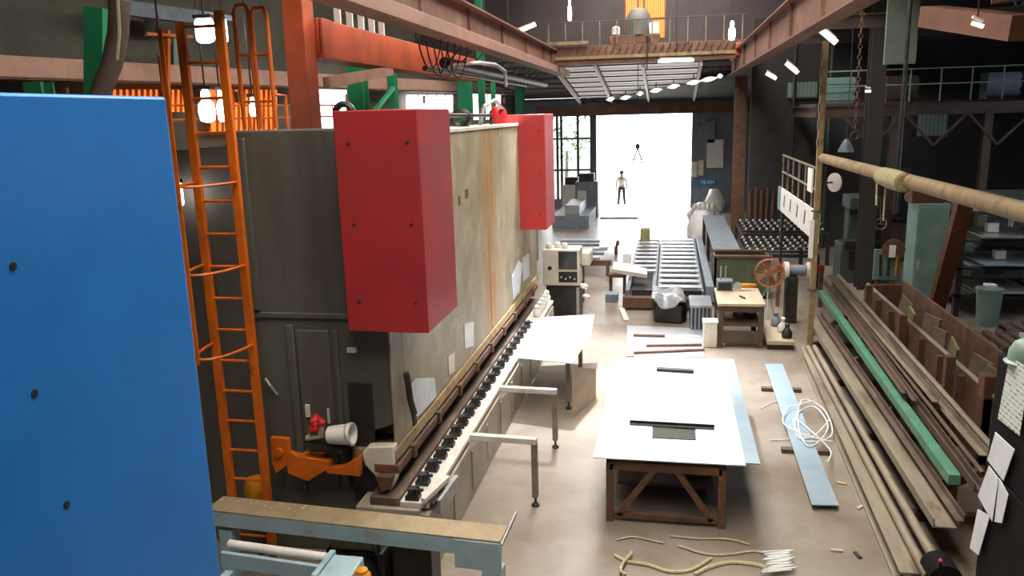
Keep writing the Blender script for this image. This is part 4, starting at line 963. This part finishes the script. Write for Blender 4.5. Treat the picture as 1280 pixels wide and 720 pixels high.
tag(MB().prism(e_,(0,0,.02)).build('curled_sheet','steel'),'bright white sheet lying at the aisle end of the low stand','sheet')
for i,(x0,y0,x1,y1,z,m,lb) in enumerate(((690,270,745,258,.5,'bluegrey','grey sheet pack on the floor near the left glazing'),(705,264,738,258,.9,'galv','bright sheet pack stacked above the grey pack'),(750,272,800,262,.05,'bluegrey','wide dark sheet on the floor just inside the doorway'))):
    a,b_ = px(x0,y0,Z=z),px(x1,y1,Z=z)
    if i==0: a0_,b0_ = a,b_
    if i==1: a = a0_+V((.5,.3,0)); b_ = b0_-V((.4,.5,0))
    tag(MB().box(a.x,b_.x,a.y,b_.y,0 if i!=1 else .505,z).build('sheet_pack',m,None,.01),lb,'sheet pack')
for i,(x,y,wd,h,m,lb) in enumerate(((733,258,1.0,1.2,'bluegrey','grey machine box standing left of the doorway'),(715,252,.9,.9,'whitearm','white machine box near the left glazing'),(742,250,.5,.7,'white','small white drum beside the doorway'))):
    p = px(x,y,Z=.5); p.y = min(p.y,37.6); t = thing('far_machine',lb,'machine',(p.x,p.y,0)); MB().box(p.x-wd/2,p.x+wd/2,p.y,p.y+.8,0,h+.4).build('body',m,t,.03); MB().box(p.x-wd/3,p.x+wd/3,p.y+.1,p.y+.6,h+.4,h+.75).build('head','gunmetal',t,.03); MB().box(p.x-wd/2.6,p.x,p.y-.02,p.y,.5,h).build('panel','offwhite',t)
tr0 = px(728,175,Y=44); t = thing('yard_tree','pale green tree outside the left glazing','tree',(-5.6,44,0)); MB().tube((-5.6,44,0),(-5.5,44,2.6),.14,.08).build('trunk','brownwood',t)
lf = MB(); rd = random.Random(5)
for k in range(420):
    a,b_ = rd.uniform(0,6.28),rd.uniform(-1,1); rr = 1.5*rd.random()**.4; cc = V((-5.5+rr*math.cos(a)*math.sqrt(1-b_*b_),44+rr*math.sin(a)*math.sqrt(1-b_*b_),3.6+1.4*rr*b_*.8)); n_ = V((rd.uniform(-1,1),rd.uniform(-1,1),rd.uniform(-1,1)))*.16; m_ = n_.cross(V((.3,.2,1)))*.5
    lf.add([cc-n_,cc+m_,cc+n_,cc-m_],[(0,1,2,3)])
o = lf.build('leaves','foliage',t); o['kind'] = 'stuff'
# right of doorway: wrapped goods, boxes, notices, blue sign
p = px(883,275,Z=.6)
for i,(x,y,wd,h,m,lb) in enumerate(((876,280,1.0,1.0,'white','white wrapped bundle at the right side of the doorway'),(880,262,1.3,.8,'whitearm','pale tarped heap against the far wall by the doorway'),(893,250,.9,1.0,'white','white sack pile under the blue sign'))):
    p = px(x,y,Z=.5); mb = MB(); rd = random.Random(i)
    prof = [(.02,0),(wd/2,.02),(wd/2*1.05,h*.4),(wd/2*.8,h*.75),(wd*.2,h),(.02,h*1.02)]
    mb.lathe((p.x,p.y,0),prof,12)
    for v_ in mb.v: v_.x += rd.uniform(-.06,.06); v_.y += rd.uniform(-.06,.06)
    tag(mb.build('wrapped_bundle',m),lb,'bundle')
sgn = px(883,228,Y=FAR-.05); t = thing('blue_sign','small bright blue sign with pale lettering beside the doorway','sign',sgn-V((0,0,.2)))
MB().box(sgn.x-.42,sgn.x+.42,FAR-.06,FAR-.01,sgn.z-.18,sgn.z+.18).build('plate','bluesign',t); text('78 RM',.24,(sgn.x+.05,FAR-.065,sgn.z),(R(90),0,0),'signwhite','lettering',t)
for i,(x,y,wd,h,m,lb) in enumerate(((894,192,.75,1.3,'white','large white box panel fixed high right of the doorway'),(889,165,.35,1.0,'bluegrey','narrow grey conduit box above the white panel'),(868,212,.25,.7,'white','narrow white notice beside the door jamb'),(876,210,.25,.7,'offwhite','cream notice next to the narrow white notice'))):
    c = px(x,y,Y=FAR-.1); tag(MB().box(c.x-wd/2,c.x+wd/2,FAR-.16,FAR-.01,c.z-h/2,c.z+h/2).build('wall_panel',m,None,.01),lb,'panel')
t = thing('steel_trolley','wire trolley of pale parts at the right edge of the bright floor','trolley',(1.35,31.5,0))
for z in (.3,.8): MB().box(.85,1.75,31.2,32.0,z,z+.04).build('shelf','galv',t)
for x in (.88,1.72):
    for y in (31.23,31.97): MB().tube((x,y,0),(x,y,1.0),.025,n=6).build('upright','galv',t)
for k in range(5): mb = MB().lathe((.98+k*.16,31.5,.845),[(.05,0),(.07,.05),(.05,.2),(.02,.24)],8); tag(mb.build('pale_part','whitearm'),'pale casting on the wire trolley near the doorway','casting','castings on the wire trolley')
# person in the doorway
def skinmesh(name,verts,edges,radii,m,parent,root=0):
    me = bpy.data.meshes.new(name); me.from_pydata([V(v_)-ORG[parent] for v_ in verts],edges,[]); me.materials.append(M[m])
    o = bpy.data.objects.new(name,me); COL.objects.link(o); o.parent = parent; ORG[o] = ORG[parent]
    s_ = o.modifiers.new('skin','SKIN'); sv = me.skin_vertices[0].data if me.skin_vertices else None
    if sv is None:
        bm = bmesh.new(); bm.from_mesh(me); bm.verts.layers.skin.verify(); bm.to_mesh(me); bm.free(); sv = me.skin_vertices[0].data
    for i,r_ in enumerate(radii): sv[i].radius = (r_,r_*.85)
    sv[root].use_root = True
    u = o.modifiers.new('sub','SUBSURF'); u.levels = 2; u.render_levels = 2
    for p in me.polygons: p.use_smooth = True
    s_.use_smooth_shade = True
    return o
pp = px(777,258,Z=0); X,Y = pp.x,pp.y
pe = thing('person','person in white shirt and dark trousers standing in the bright doorway','person',(X,Y,0))
jv = [(X,Y,.95),(X,Y,1.15),(X,Y,1.38),(X,Y,1.5),(X,Y-.02,1.62),(X,Y-.01,1.72),
      (X-.1,Y,.9),(X-.13,Y-.02,.5),(X-.16,Y+.02,.09),(X-.17,Y-.14,.04),(X+.1,Y,.9),(X+.12,Y+.05,.5),(X+.15,Y+.12,.09),(X+.16,Y-.03,.04),
      (X-.19,Y,1.4),(X-.26,Y-.0,1.12),(X-.25,Y-.1,.88),(X-.24,Y-.13,.79),(X+.19,Y,1.4),(X+.26,Y+.03,1.12),(X+.26,Y-.05,.88),(X+.26,Y-.07,.79)]
je = [(0,1),(1,2),(2,3),(3,4),(4,5),(0,6),(6,7),(7,8),(8,9),(0,10),(10,11),(11,12),(12,13),(2,14),(14,15),(15,16),(16,17),(2,18),(18,19),(19,20),(20,21)]
jr = [.13,.12,.14,.055,.095,.06,.085,.06,.045,.04,.085,.06,.045,.04,.06,.045,.035,.03,.06,.045,.035,.03]
skinmesh('body',jv,je,jr,'skin',pe)
skinmesh('shirt',[jv[i] for i in (0,1,2,14,15,18,19)]+[(X,Y,1.45)],[(0,1),(1,2),(2,3),(3,4),(2,5),(5,6),(2,7)],[.15,.14,.165,.08,.06,.08,.06,.08],'shirt',pe)
skinmesh('trousers',[(X,Y,.99)]+[jv[i] for i in (6,7,8,10,11,12)],[(0,1),(1,2),(2,3),(0,4),(4,5),(5,6)],[.145,.1,.08,.065,.1,.08,.065],'trouser',pe)
MB().lathe((X,Y+.01,1.63),[(.02,-.04),(.1,-.0),(.105,.06),(.08,.12),(.02,.15)],12).build('hair','hair',pe)
# hoist hook with two-leg sling
hk = px(797,190,Y=30.8)
t = thing('hoist_hook','two-leg chain sling on a hoist cable hanging before the doorway','hoist hook',hk-V((0,0,.4)))
MB().tube((hk.x,30.8,hk.z+.3),(hk.x,30.8,6.29),.012).build('cable','gunmetal',t)
MB().lathe((hk.x,30.8,hk.z+.12),[(.02,0),(.08,.03),(.08,.14),(.02,.2)],10).build('hook_block','gunmetal',t)
for sx in (-1,1):
    MB().path([(hk.x,30.8,hk.z+.15),(hk.x+sx*.08,30.8,hk.z-.1),(hk.x+sx*.15,30.8,hk.z-.28)],.025).build('sling_leg','gunmetal',t)
    MB().torus((hk.x+sx*.16,30.8,hk.z-.33),.05,.02,(0,1,0),12).build('sling_hook','gunmetal',t)

# ================================================================== OVERHEAD STEELWORK
for x,z0,z1,ye,lb in ((-3.8,5.92,6.62,GAB-.001,'brown crane runway beam running above the press brake'),(2.1,5.72,6.42,GAB-.001,'brown crane runway beam on the right side of the aisle')):
    t = thing('runway_beam',lb,'beam',(x,14,z0)); 
    MB().ibeam((x,1,(z0+z1)/2),(x,ye,(z0+z1)/2),.36 if x<0 else .3,z1-z0,.035).build('girder','brownbeam',t)
    MB().box(x-.04,x+.04,1,ye,z1,z1+.08).build('crane_rail','gunmetal',t)
    if x < 0: MB().box(x-.19,x+.19,1,ye,z0-.005,z0+.2).build('lower_flange','paleflange',t,.01)
    for k in range(9): y = 3+k*3.1; MB().box(x-.07,x+.07,y,y+.02,z0+.04,z1-.04).build('stiffener','brownbeam',t)
# hung pipe under left beam plus droppers and cables
t = thing('overhead_pipes','grey pipe bundle with droppers hung beneath the left runway beam','pipes',(-4.3,16,5.3))
MB().tube((-4.3,15.5,5.62),(-4.3,28.5,5.62),.11,n=12).build('pipe','gunmetal',t); MB().tube((-4.55,15,5.5),(-4.55,26,5.5),.05).build('pipe','gunmetal',t)
MB().path([(-4.3,15.55,5.6),(-3.7,15.9,5.62),(-3.5,16.5,5.6),(-3.45,17.2,5.5),(-3.45,17.3,5.2)],.04,8).build('elbow_pipe','galv',t)
for k in range(12): y = 15.6+k*.9; MB().tube((-4.3,y,5.6),(-3.97,y,5.895),.018,n=6).build('dropper','gunmetal',t)
for k in range(5): y = 13.2+k*.45; MB().path([(-4.1+.03*u,y+.035*u,5.88-(.5+.07*(k%3))*math.sin(math.pi*u/10)**.7) for u in range(11)],.014).build('cable_loop','black',t)
# orange crane column and beam behind the press
oc = thing('orange_gantry','orange crane column with long orange beam behind the press brake','gantry',(-5.0,11,0))
a,b_ = px(357,100,X=-5.0).y,px(388,100,X=-5.0).y
MB().box(-5.2,-4.9,10.62,10.98,0,10.4).build('column','orangered',oc,.012)
MB().box(-5.15,-4.85,10.98,20.4,5.5,6.0).build('beam','orangered',oc,.01); MB().box(-5.22,-4.78,11.0,20.4,5.46,5.5).build('lower_flange','orangered',oc)
MB().bar((-4.84,11.1,5.12),(-4.84,13.9,5.42),.1,.16).build('knee_brace','pinkbeam',oc)
MB().box(-4.84,-4.8,11.0,11.35,5.5,6.0).build('splice_plate','orangered',oc,.006)
for k in range(5): y = 12.4+k*.5; MB().box(-5.2,-5.1,y,y+.05,6.0,6.5).build('hanger','whitearm',oc)
# green columns of left bay
gcs = [((449,485),-6.2,.32),((492,497),-6.6,.2),((582,590),-6.4,.4),((617,619),-6.4,.16),((650,655),-6.2,.35)]
gl_ = ['broad green column behind the big red cover','slim green column beside the broad green column','green column rising behind the beige press beam','thin green post right of the beam-top cable','green column farthest along the left bay']
for (xa_,xb_),X_,wd_,lb in [(g[0],g[1],g[2],l_) for g,l_ in zip(gcs,gl_)]:
    p = px((xa_+ xa_)/2,130,X=X_); hcol(X_,p.y,6.2,'green','green_column',lb,wd_,'green columns of the left bay')
p0 = px(449,130,X=-6.2)
tag(MB().bar((-6.2,p0.y+.2,4.5),(-6.5,p0.y+3,5.3),.08,.08).build('green_brace','green'),'slanting green brace between the green columns','brace')
a = px(104,120,Y=10.5); b_ = px(122,10,Y=10.5)
tag(MB().bar((a.x,10.5,3.5),(b_.x,10.5,b_.z),.3,.2,(0,1,0)).build('green_column','green'),'leaning bright green column behind the blue cover','column')
p = px(47,100,Y=12); tag(MB().ibeam((p.x,12,0),(p.x,12,5.35),.35,.3,.03,(0,1,0)).build('green_column','green'),'dull green column in the dark corner above the blue cover','column')
a = [px(150,0,Y=10),px(148,40,Y=10),px(140,80,Y=10),px(122,125,Y=10),px(110,180,Y=10)]
tag(MB().path(a,.14,10).build('flexible_duct','brownwood'),'dark brown flexible duct hanging beside the leaning green column','duct')
tag(MB().path([px(147,0,Y=9.8),px(149,40,Y=9.8),px(146,75,Y=9.8)],.025,6).build('duct_cable','khaki'),'khaki cable running along the brown duct','cable')
# left bay girder, rail, lit cells and cladding windows
def onwall(x,y,z=None,off=0):
    v = ROT @ V((x-640,360-y,-F_PX)); # wall plane X = wline(Y)+off
    k = 3.15/14.7; t_ = (wline(0)+off)/(v.x-k*v.y); return CAM+v*t_
pg = thing('pale_girder','long pale pink girder running along the left bay wall','girder',(wline(20),20,5.5))
GY0,GY1 = 3,38
def wp(Y,z,off=0): return V((wline(Y)+off,Y,z))
gz1, gz0 = onwall(340,89).z, onwall(340,107).z
MB().bar(wp(GY0,(gz0+gz1)/2),wp(GY1,(gz0+gz1)/2),.3,gz1-gz0).build('web','pinkbeam',pg); MB().bar(wp(GY0,gz0-.03),wp(GY1,gz0-.03),.46,.05).build('flange','rust',pg)
for k in range(14): y = 5+k*2.4; MB().bar(wp(y,5.38),wp(y,5.1),.08,.08).build('hanger','rust',pg)
ra = thing('orange_railing','orange walkway railing below the pale pink girder','railing',(wline(20)+.4,20,4.3))
for z in (5.02,4.7): MB().tube(wp(5,z,.4),wp(24,z,.4),.03,n=6).build('rail','orange',ra)
for k in range(26): y = 6+k*.7; MB().tube(wp(y,4.3,.4),wp(y,5.02,.4),.02,n=6).build('baluster','orange',ra)
def wallwin(x0,y0,x1,y1,m,n,bars=0,bm_='orange'):
    a,b_,c,e = onwall(x0,y1,off=-.35),onwall(x1,y1,off=-.35),onwall(x1,y0,off=-.35),onwall(x0,y0,off=-.35)
    o = struct(MB().prism([a,b_,c,e],(.03,0,0)).build('window_%d'%n,m))
    for k in range(bars):
        u = (k+1)/(bars+1); MB().bar(a.lerp(b_,u)+V((.06,0,0)),e.lerp(c,u)+V((.06,0,0)),.05,.05).build('window_bar',bm_,o)
    return o
wallwin(120,112,230,140,'amberpane',20,14)
wallwin(262,112,345,165,'amberpane',21,12)
wallwin(385,108,432,160,'window',22)
wallwin(508,119,565,140,'window',23,4,'whitearm')
wallwin(590,118,625,150,'window',24,3,'green')
wallwin(180,20,192,45,'tealpane',25)
wallwin(216,48,232,82,'tealpane',26,1,'gunmetal')
tag(MB().bar(onwall(208,38,off=.6)-V((0,0,0)),onwall(208,125,off=.6),.14,.1,(0,1,0)).build('orange_post','orange'),'slim orange post standing before the dark left cladding','post')
tag(MB().bar(onwall(183,42,off=.72),onwall(240,46,off=.72),.06,.06).build('orange_crossbar','orange'),'thin orange crossbar on the slim orange post','bar')
tag(MB().bar(onwall(140,8,off=.3),onwall(245,22,off=.3),.25,.3).build('pale_purlin','bluegrey'),'pale grey purlin along the top of the left cladding','purlin')
# lamps of the left bay
def hang_lamp(x,y,Y,wpx,hpx,lb,name='hanging_lamp',shape='box',grp=None):
    c = px(x,y,Y=Y); hw,hh = wpx/1000*Y*.5,hpx/1000*Y*.5; t = thing(name,lb,'lamp',c-V((0,0,hh)),grp)
    if shape=='box': MB().box(c.x-hw,c.x+hw,c.y-.06,c.y+.06,c.z-hh,c.z+hh).build('glowing_panel','lamp',t,min(hw,.06)*.9)
    elif shape=='globe':
        MB().lathe(c,[(.02,-hh),(hw*.8,-hh*.9),(hw,-hh*.4),(hw*.9,hh*.1),(hw*.45,hh*.35),(hw*.55,hh*.6),(hw*.45,hh*.85),(.02,hh)],14).build('globe','lamp',t)
    MB().tube(c+V((0,0,hh)),V((c.x,c.y,10.5)),.012,n=6).build('stem','gunmetal',t)
    MB().box(c.x-hw,c.x+hw,c.y-.05,c.y+.05,c.z+hh-.01,c.z+hh+.03).build('cap','gunmetal',t)
    return t
hang_lamp(256,38,8.6,25,32,'large square white lamp hanging behind the ladder top')
hang_lamp(278,38,8.9,11,32,'narrow white lamp beside the large square lamp')
hang_lamp(258,132,9.0,22,44,'white double-globe lamp glowing behind the ladder',shape='globe')
hang_lamp(276,132,9.2,11,42,'slim white double-globe lamp behind the ladder',shape='globe')
hang_lamp(316,133,9.2,10,26,'small white lamp between the ladder hand hoops',shape='globe')
hang_lamp(222,243,7.2,11,34,'narrow white strip lamp at the blue cover edge behind the ladder')
t = tag(MB().bar(px(243,15,Y=8.63),px(292,23,Y=8.83),.04,.05).build('lamp_bar','bluegrey'),'pale bar carrying the two lamps behind the ladder top','bar')
for i,(x,y,Y,L_,a,lb) in enumerate(((1034,44,14.8,.2,-40,'white tube lamp fixed at the top of the striped pole'),(990,85,20,.18,-40,'white tube lamp under the right runway beam'),(964,95,24,.16,-30,'far white tube lamp beyond the right runway lamp'),(845,76,26.6,.55,0,'long white tube lamp under the crane bridge'),(613,37,20,.3,15,'white lamp above the left runway beam'),(657,36,22.8,.3,20,'white lamp near the left end of the crane bridge'),(1222,31,13,.08,-20,'tiny white lamp high in the right bay'),(1085,114,20,.06,0,'tiny round lamp above the dark column'))):
    c = px(x,y,Y=Y); t = thing('tube_lamp',lb,'lamp',c); dv = V((math.cos(R(a)),.0,math.sin(R(a))))*L_
    MB().tube(c-dv,c+dv,.05 if L_>.1 else .03,n=10).build('tube','tube',t); MB().bar(c-dv*.9+V((0,.02,.09)),c+dv*.9+V((0,.02,.07)),.06,.035).build('fitting','whitearm',t)
    MB().tube(c+V((0,.02,.1)),V((c.x,c.y+.02,7.41 if c.x>3.6 else 10.5)),.01,n=6).build('hanger','gunmetal',t)
# crane bridge
cr = thing('crane_bridge','brown crane bridge girder with walkway railing spanning the aisle','crane',(-.8,27,6.5))
zA = px(800,64,Y=27).z
MB().box(-4.0,2.3,26.8,27.2,zA-.35,zA+.22).build('girder','brownbeam',cr,.01)
for k in range(26): x = -3.7+k*.22; MB().bar((x,26.75,zA-.1),(x+.16,26.75,zA+.2),.05,.04).build('lattice_bar','rust',cr)
MB().box(-4.0,2.3,26.72,26.8,zA-.2,zA-.1).build('lower_chord','tan',cr); MB().box(-4.3,-2.6,26.55,26.7,zA+.25,zA+.36).build('walkway_edge','tan',cr,.005)
MB().box(-4.0,2.3,28.3,28.6,zA-.1,zA+.2).build('rear_girder','brownbeam',cr,.01)
for k in range(12): x = -3.9+k*.55; MB().tube((x,26.72,zA+.2),(x,26.72,zA+.95),.018,n=6).build('rail_post','rustgrey',cr)
MB().tube((-4,26.72,zA+.95),(2.3,26.72,zA+.95),.02,n=6).build('hand_rail','mauve',cr)
for x in (-3.95,2.2): MB().box(x-.25,x+.25,26.4,28.9,zA-.3,zA+.1).build('end_carriage','orangered' if x>0 else 'brownbeam',cr,.02)
dm = px(797,36,Y=26.6); t = thing('hoist_trolley','grey domed hoist drum riding on the crane bridge','hoist',(dm.x,26.9,zA+.22))
MB().lathe((dm.x,27.22,zA+.5),[(.42,0),(.42,.35),(.38,.6),(.25,.8),(.04,.86)],20).build('drum_hood','dullgrey',t); MB().box(dm.x-.9,dm.x+.7,26.85,27.4,zA+.225,zA+.5).build('trolley_frame','rust',t,.02)
MB().box(dm.x+.35,dm.x+.65,26.86,27.0,zA+.5,zA+.85).build('white_box','white',t,.02); MB().lathe((dm.x-.7,27.0,zA+.5),[(.03,0),(.13,.03),(.13,.25),(.05,.3)],12).build('motor','whitearm',t)
MB().tube((dm.x+.3,26.6,zA-.6),(dm.x+.3,26.6,zA+.42),.02).build('hook_rope','gunmetal',t); MB().box(dm.x+.26,dm.x+.34,26.58,26.87,zA+.42,zA+.46).build('rope_arm','rust',t)
for i,(x,y,lb) in enumerate(((712,12,'pair of small white lamps hanging left of the crane hoist'),(915,38,'white double-globe lamp hanging right of the gable window'))):
    hang_lamp(x,y,26,8 if i else 5,22 if i else 26,lb,'globe_lamp','globe')
for i in range(5):
    x = -7.5+i*.7; tag(MB().tube((x,24,6.6),(x,24,10.4),.03,n=6).build('hanging_rod','gunmetal'),'thin steel rod hanging from the roof left of the crane','rod','hanging rods left of the crane bridge')
# roof trusses, dark
for i,y in enumerate((8,15,22)):
    t = thing('roof_truss',('brown roof truss high over the near end of the press','brown roof truss over the middle of the press','brown roof truss before the crane bridge')[i],'truss',(-1,y,9)); MB().bar((-13,y,9.0),(3.4,y,9.0),.15,.2).build('bottom_chord','rust',t)
    for k in range(8): x = -12+k*2; MB().bar((x,y,9.05),(x+1,y,10.4),.08,.08).build('web','rust',t); MB().bar((x+1,y,10.4),(x+2,y,9.05),.08,.08).build('web','rust',t)
tag(MB().bar((-8.6,22,8.4),(-4.2,24,6.8),.2,.25).build('timber_brace','tan'),'tan slanting brace above the left end of the crane bridge','brace')
hcol(-5.2,22.5,9.0,'green','green_post','thin green post above the left runway beam',.18)

# ================================================================== DARK CLUTTER OF THE RIGHT BAY
M['darkgreen'] = mat('dark_green_machine', '#3d4a43', '#333e39', scale=2, rough=.6)
M['darkbrown'] = mat('dark_brown_paint', '#4a3a30', '#3b2f28', scale=2, rough=.65)
def machine(x,y,w_,h,m,lb,kind):
    t = thing('workshop_machine',lb,'machine',(x,y,0))
    MB().box(x-w_/2,x+w_/2,y,y+.9,0,h*.45).build('base',m,t,.03)
    MB().box(x-w_*.3,x+w_*.3,y+.3,y+.85,h*.45,h*.85).build('column',m,t,.03)
    MB().box(x-w_*.38,x+w_*.38,y-.15,y+.85,h*.85,h).build('head',m,t,.04)
    MB().tube((x,y+.05,h*.85),(x,y+.05,h*.62),.06).build('spindle','galv',t)
    MB().box(x-w_*.45,x+w_*.45,y-.15,y+.28,h*.45,h*.5).build('work_table','gunmetal',t,.01)
    hw = MB().torus((x+w_*.38,y-.2,h*.7),.14,.015,(0,1,0),18); hw.tube((x+w_*.38-.14,y-.2,h*.7),(x+w_*.38+.14,y-.2,h*.7),.01); hw.tube((x+w_*.38,y-.2,h*.7),(x+w_*.38,y,h*.9),.015); hw.build('hand_wheel','galv',t)
    MB().box(x-w_*.3,x-w_*.05,y-.012,y,h*.15,h*.38).build('access_door','gunmetal',t,.006)
    return t
machine(4.95,22.0,1.0,2.3,'darkgreen','dark green drilling machine behind the tool board','d')
machine(11.0,18.0,1.3,2.0,'darkbrown','dark brown drilling machine beside the sheet shelf rack','d')
machine(4.3,23.6,1.0,2.6,'black','black tall drilling machine near the right end wall','d') if False else None
machine(8.3,21.6,1.6,2.4,'darkgreen','broad dark green machine deep in the right bay','d')
machine(6.4,25.2,1.2,2.8,'darkbrown','tall dark brown machine against the right end wall','d')
mz = thing('mezzanine_frame','rusty brown mezzanine frame with railing across the right bay','mezzanine',(8,23.4,0))
for x in (5.9,8.2,11.5): MB().ibeam((x,23.5,0),(x,23.5,4.3),.2,.2,.02,(0,1,0)).build('post','darkbrown',mz)
MB().ibeam((3.9,23.5,4.45),(12.6,23.5,4.45),.2,.3,.025).build('front_beam','darkbrown',mz)
MB().box(3.9,12.6,23.6,26.5,4.6,4.66).build('deck','darkbrown',mz)
MB().ibeam((3.95,23.6,4.45),(3.95,27.9,4.45),.2,.3,.025).build('side_beam','darkbrown',mz)
for k in range(12): MB().tube((4.0+k*.75,23.55,4.66),(4.0+k*.75,23.55,5.5),.02,n=6).build('baluster','tealpane',mz)
for z in (5.1,5.5): MB().tube((4.0,23.55,z),(12.3,23.55,z),.022,n=6).build('rail','tealpane',mz)
for k in range(5):
    x = 4.6+k*1.55; MB().bar((x,23.4,4.3),(x+.75,23.4,3.5),.06,.06).build('brace','darkbrown',mz); MB().bar((x+.75,23.4,3.5),(x+1.5,23.4,4.3),.06,.06).build('brace','darkbrown',mz)
for i,(x,y,z,lb) in enumerate(((4.6,24.5,4.66,'grey-green crate on the mezzanine deck near the railing corner'),(6.3,24.8,4.66,'dark brown crate in the middle of the mezzanine deck'),(8.8,24.6,4.66,'pale crate far along the mezzanine deck'))):
    t = thing('stored_crate',lb,'crate',(x,y,z)); MB().box(x-.4,x+.4,y-.3,y+.3,z+.002,z+.7).build('body',('teal','darkbrown','bluegrey')[i],t,.01)
    for k in range(3): MB().box(x-.42,x+.42,y-.33,y-.3,z+.08+k*.22,z+.2+k*.22).build('slat',('teal','darkbrown','bluegrey')[i],t)
for i,(x,y,lb) in enumerate(((4.9,20.0,'looped black cable hanging from the right bay deck'),(5.6,16.0,'looped grey cable hanging above the teal cabinet'),(6.8,18.0,'black cable loop hanging deep in the right bay'))):
    pts = [(x+.6*u-.0,y,7.4-1.2*math.sin(math.pi*u)-.0) for u in [k/14 for k in range(15)]]
    tag(MB().path(pts,.02,6).build('cable_loop','black' if i!=1 else 'bluegrey'),lb,'cable')
for i,(x,y,z,lb) in enumerate(((3.9,18.6,7.4,'rusty chain hoist hanging before the dark column'),(6.2,14.9,7.4,'chain hoist hanging above the dark shelf rack'))):
    t = thing('chain_hoist',lb,'hoist',(x,y,3.6)); mb = MB()
    for k in range(26): mb.torus((x,y,z-.5-k*.11),.045,.012,(1,0,0) if k%2 else (0,1,0),8,5)
    mb.build('chain','rust',t); MB().lathe((x,y,z-.52),[(.05,0),(.16,.05),(.16,.35),(.05,.52)],12).build('body','rustorange',t)
    MB().torus((x,y,z-3.45),.08,.025,(0,1,0),12).build('hook','gunmetal',t)
for i,(y,z,lb) in enumerate(((19.5,6.4,'dark brown tie beam crossing the right bay behind the pole'),(26.5,6.6,'far dark tie beam before the right end wall'))):
    tag(MB().ibeam((2.3,y,z),(12.7,y,z),.2,.3,.03).build('tie_beam','darkbrown'),lb,'beam')
for i in range(4):
    x = 3.9+i*1.1; tag(MB().tube((x,27.7,.0),(x,27.7,7.38),.05,n=8).build('wall_pipe','darkgreen' if i%2 else 'gunmetal'),('dark pipe beside the narrow corrugated window','dark green pipe right of the corrugated windows','dark pipe in the middle of the right end wall','dark green pipe before the square teal window')[i],'pipe')

# unseen high-bay lamp hung from the roof, assumed for light pool and table shadow
HB = V((-2.1, 16.2, 9.6)); AIM = V((-1.0, 13.6, 0))
hb = thing('assumed_high_bay_lamp','assumed bright high-bay lamp hung unseen from the roof over the aisle','lamp',HB)
hd = (AIM-HB).normalized()
MB().lathe(HB, [(.08,-.25),(.12,-.1),(.3,.1),(.34,.18),(.32,.18),(.1,-.05)], 18, hd).build('reflector','galv',hb)
MB().tube(HB-hd*.2, V((HB.x,HB.y-.0,10.5)), .02).build('stem','gunmetal',hb)
sl = bpy.data.lights.new('assumed_high_bay_beam','SPOT'); sl.energy = 17000; sl.spot_size = R(46); sl.spot_blend = 1.0; sl.shadow_soft_size = .3; sl.color = (.93,.95,1)
so = bpy.data.objects.new('assumed_high_bay_beam', sl); COL.objects.link(so); so.parent = hb; so.location = hd*.2
so.rotation_euler = hd.to_track_quat('-Z','Y').to_euler()
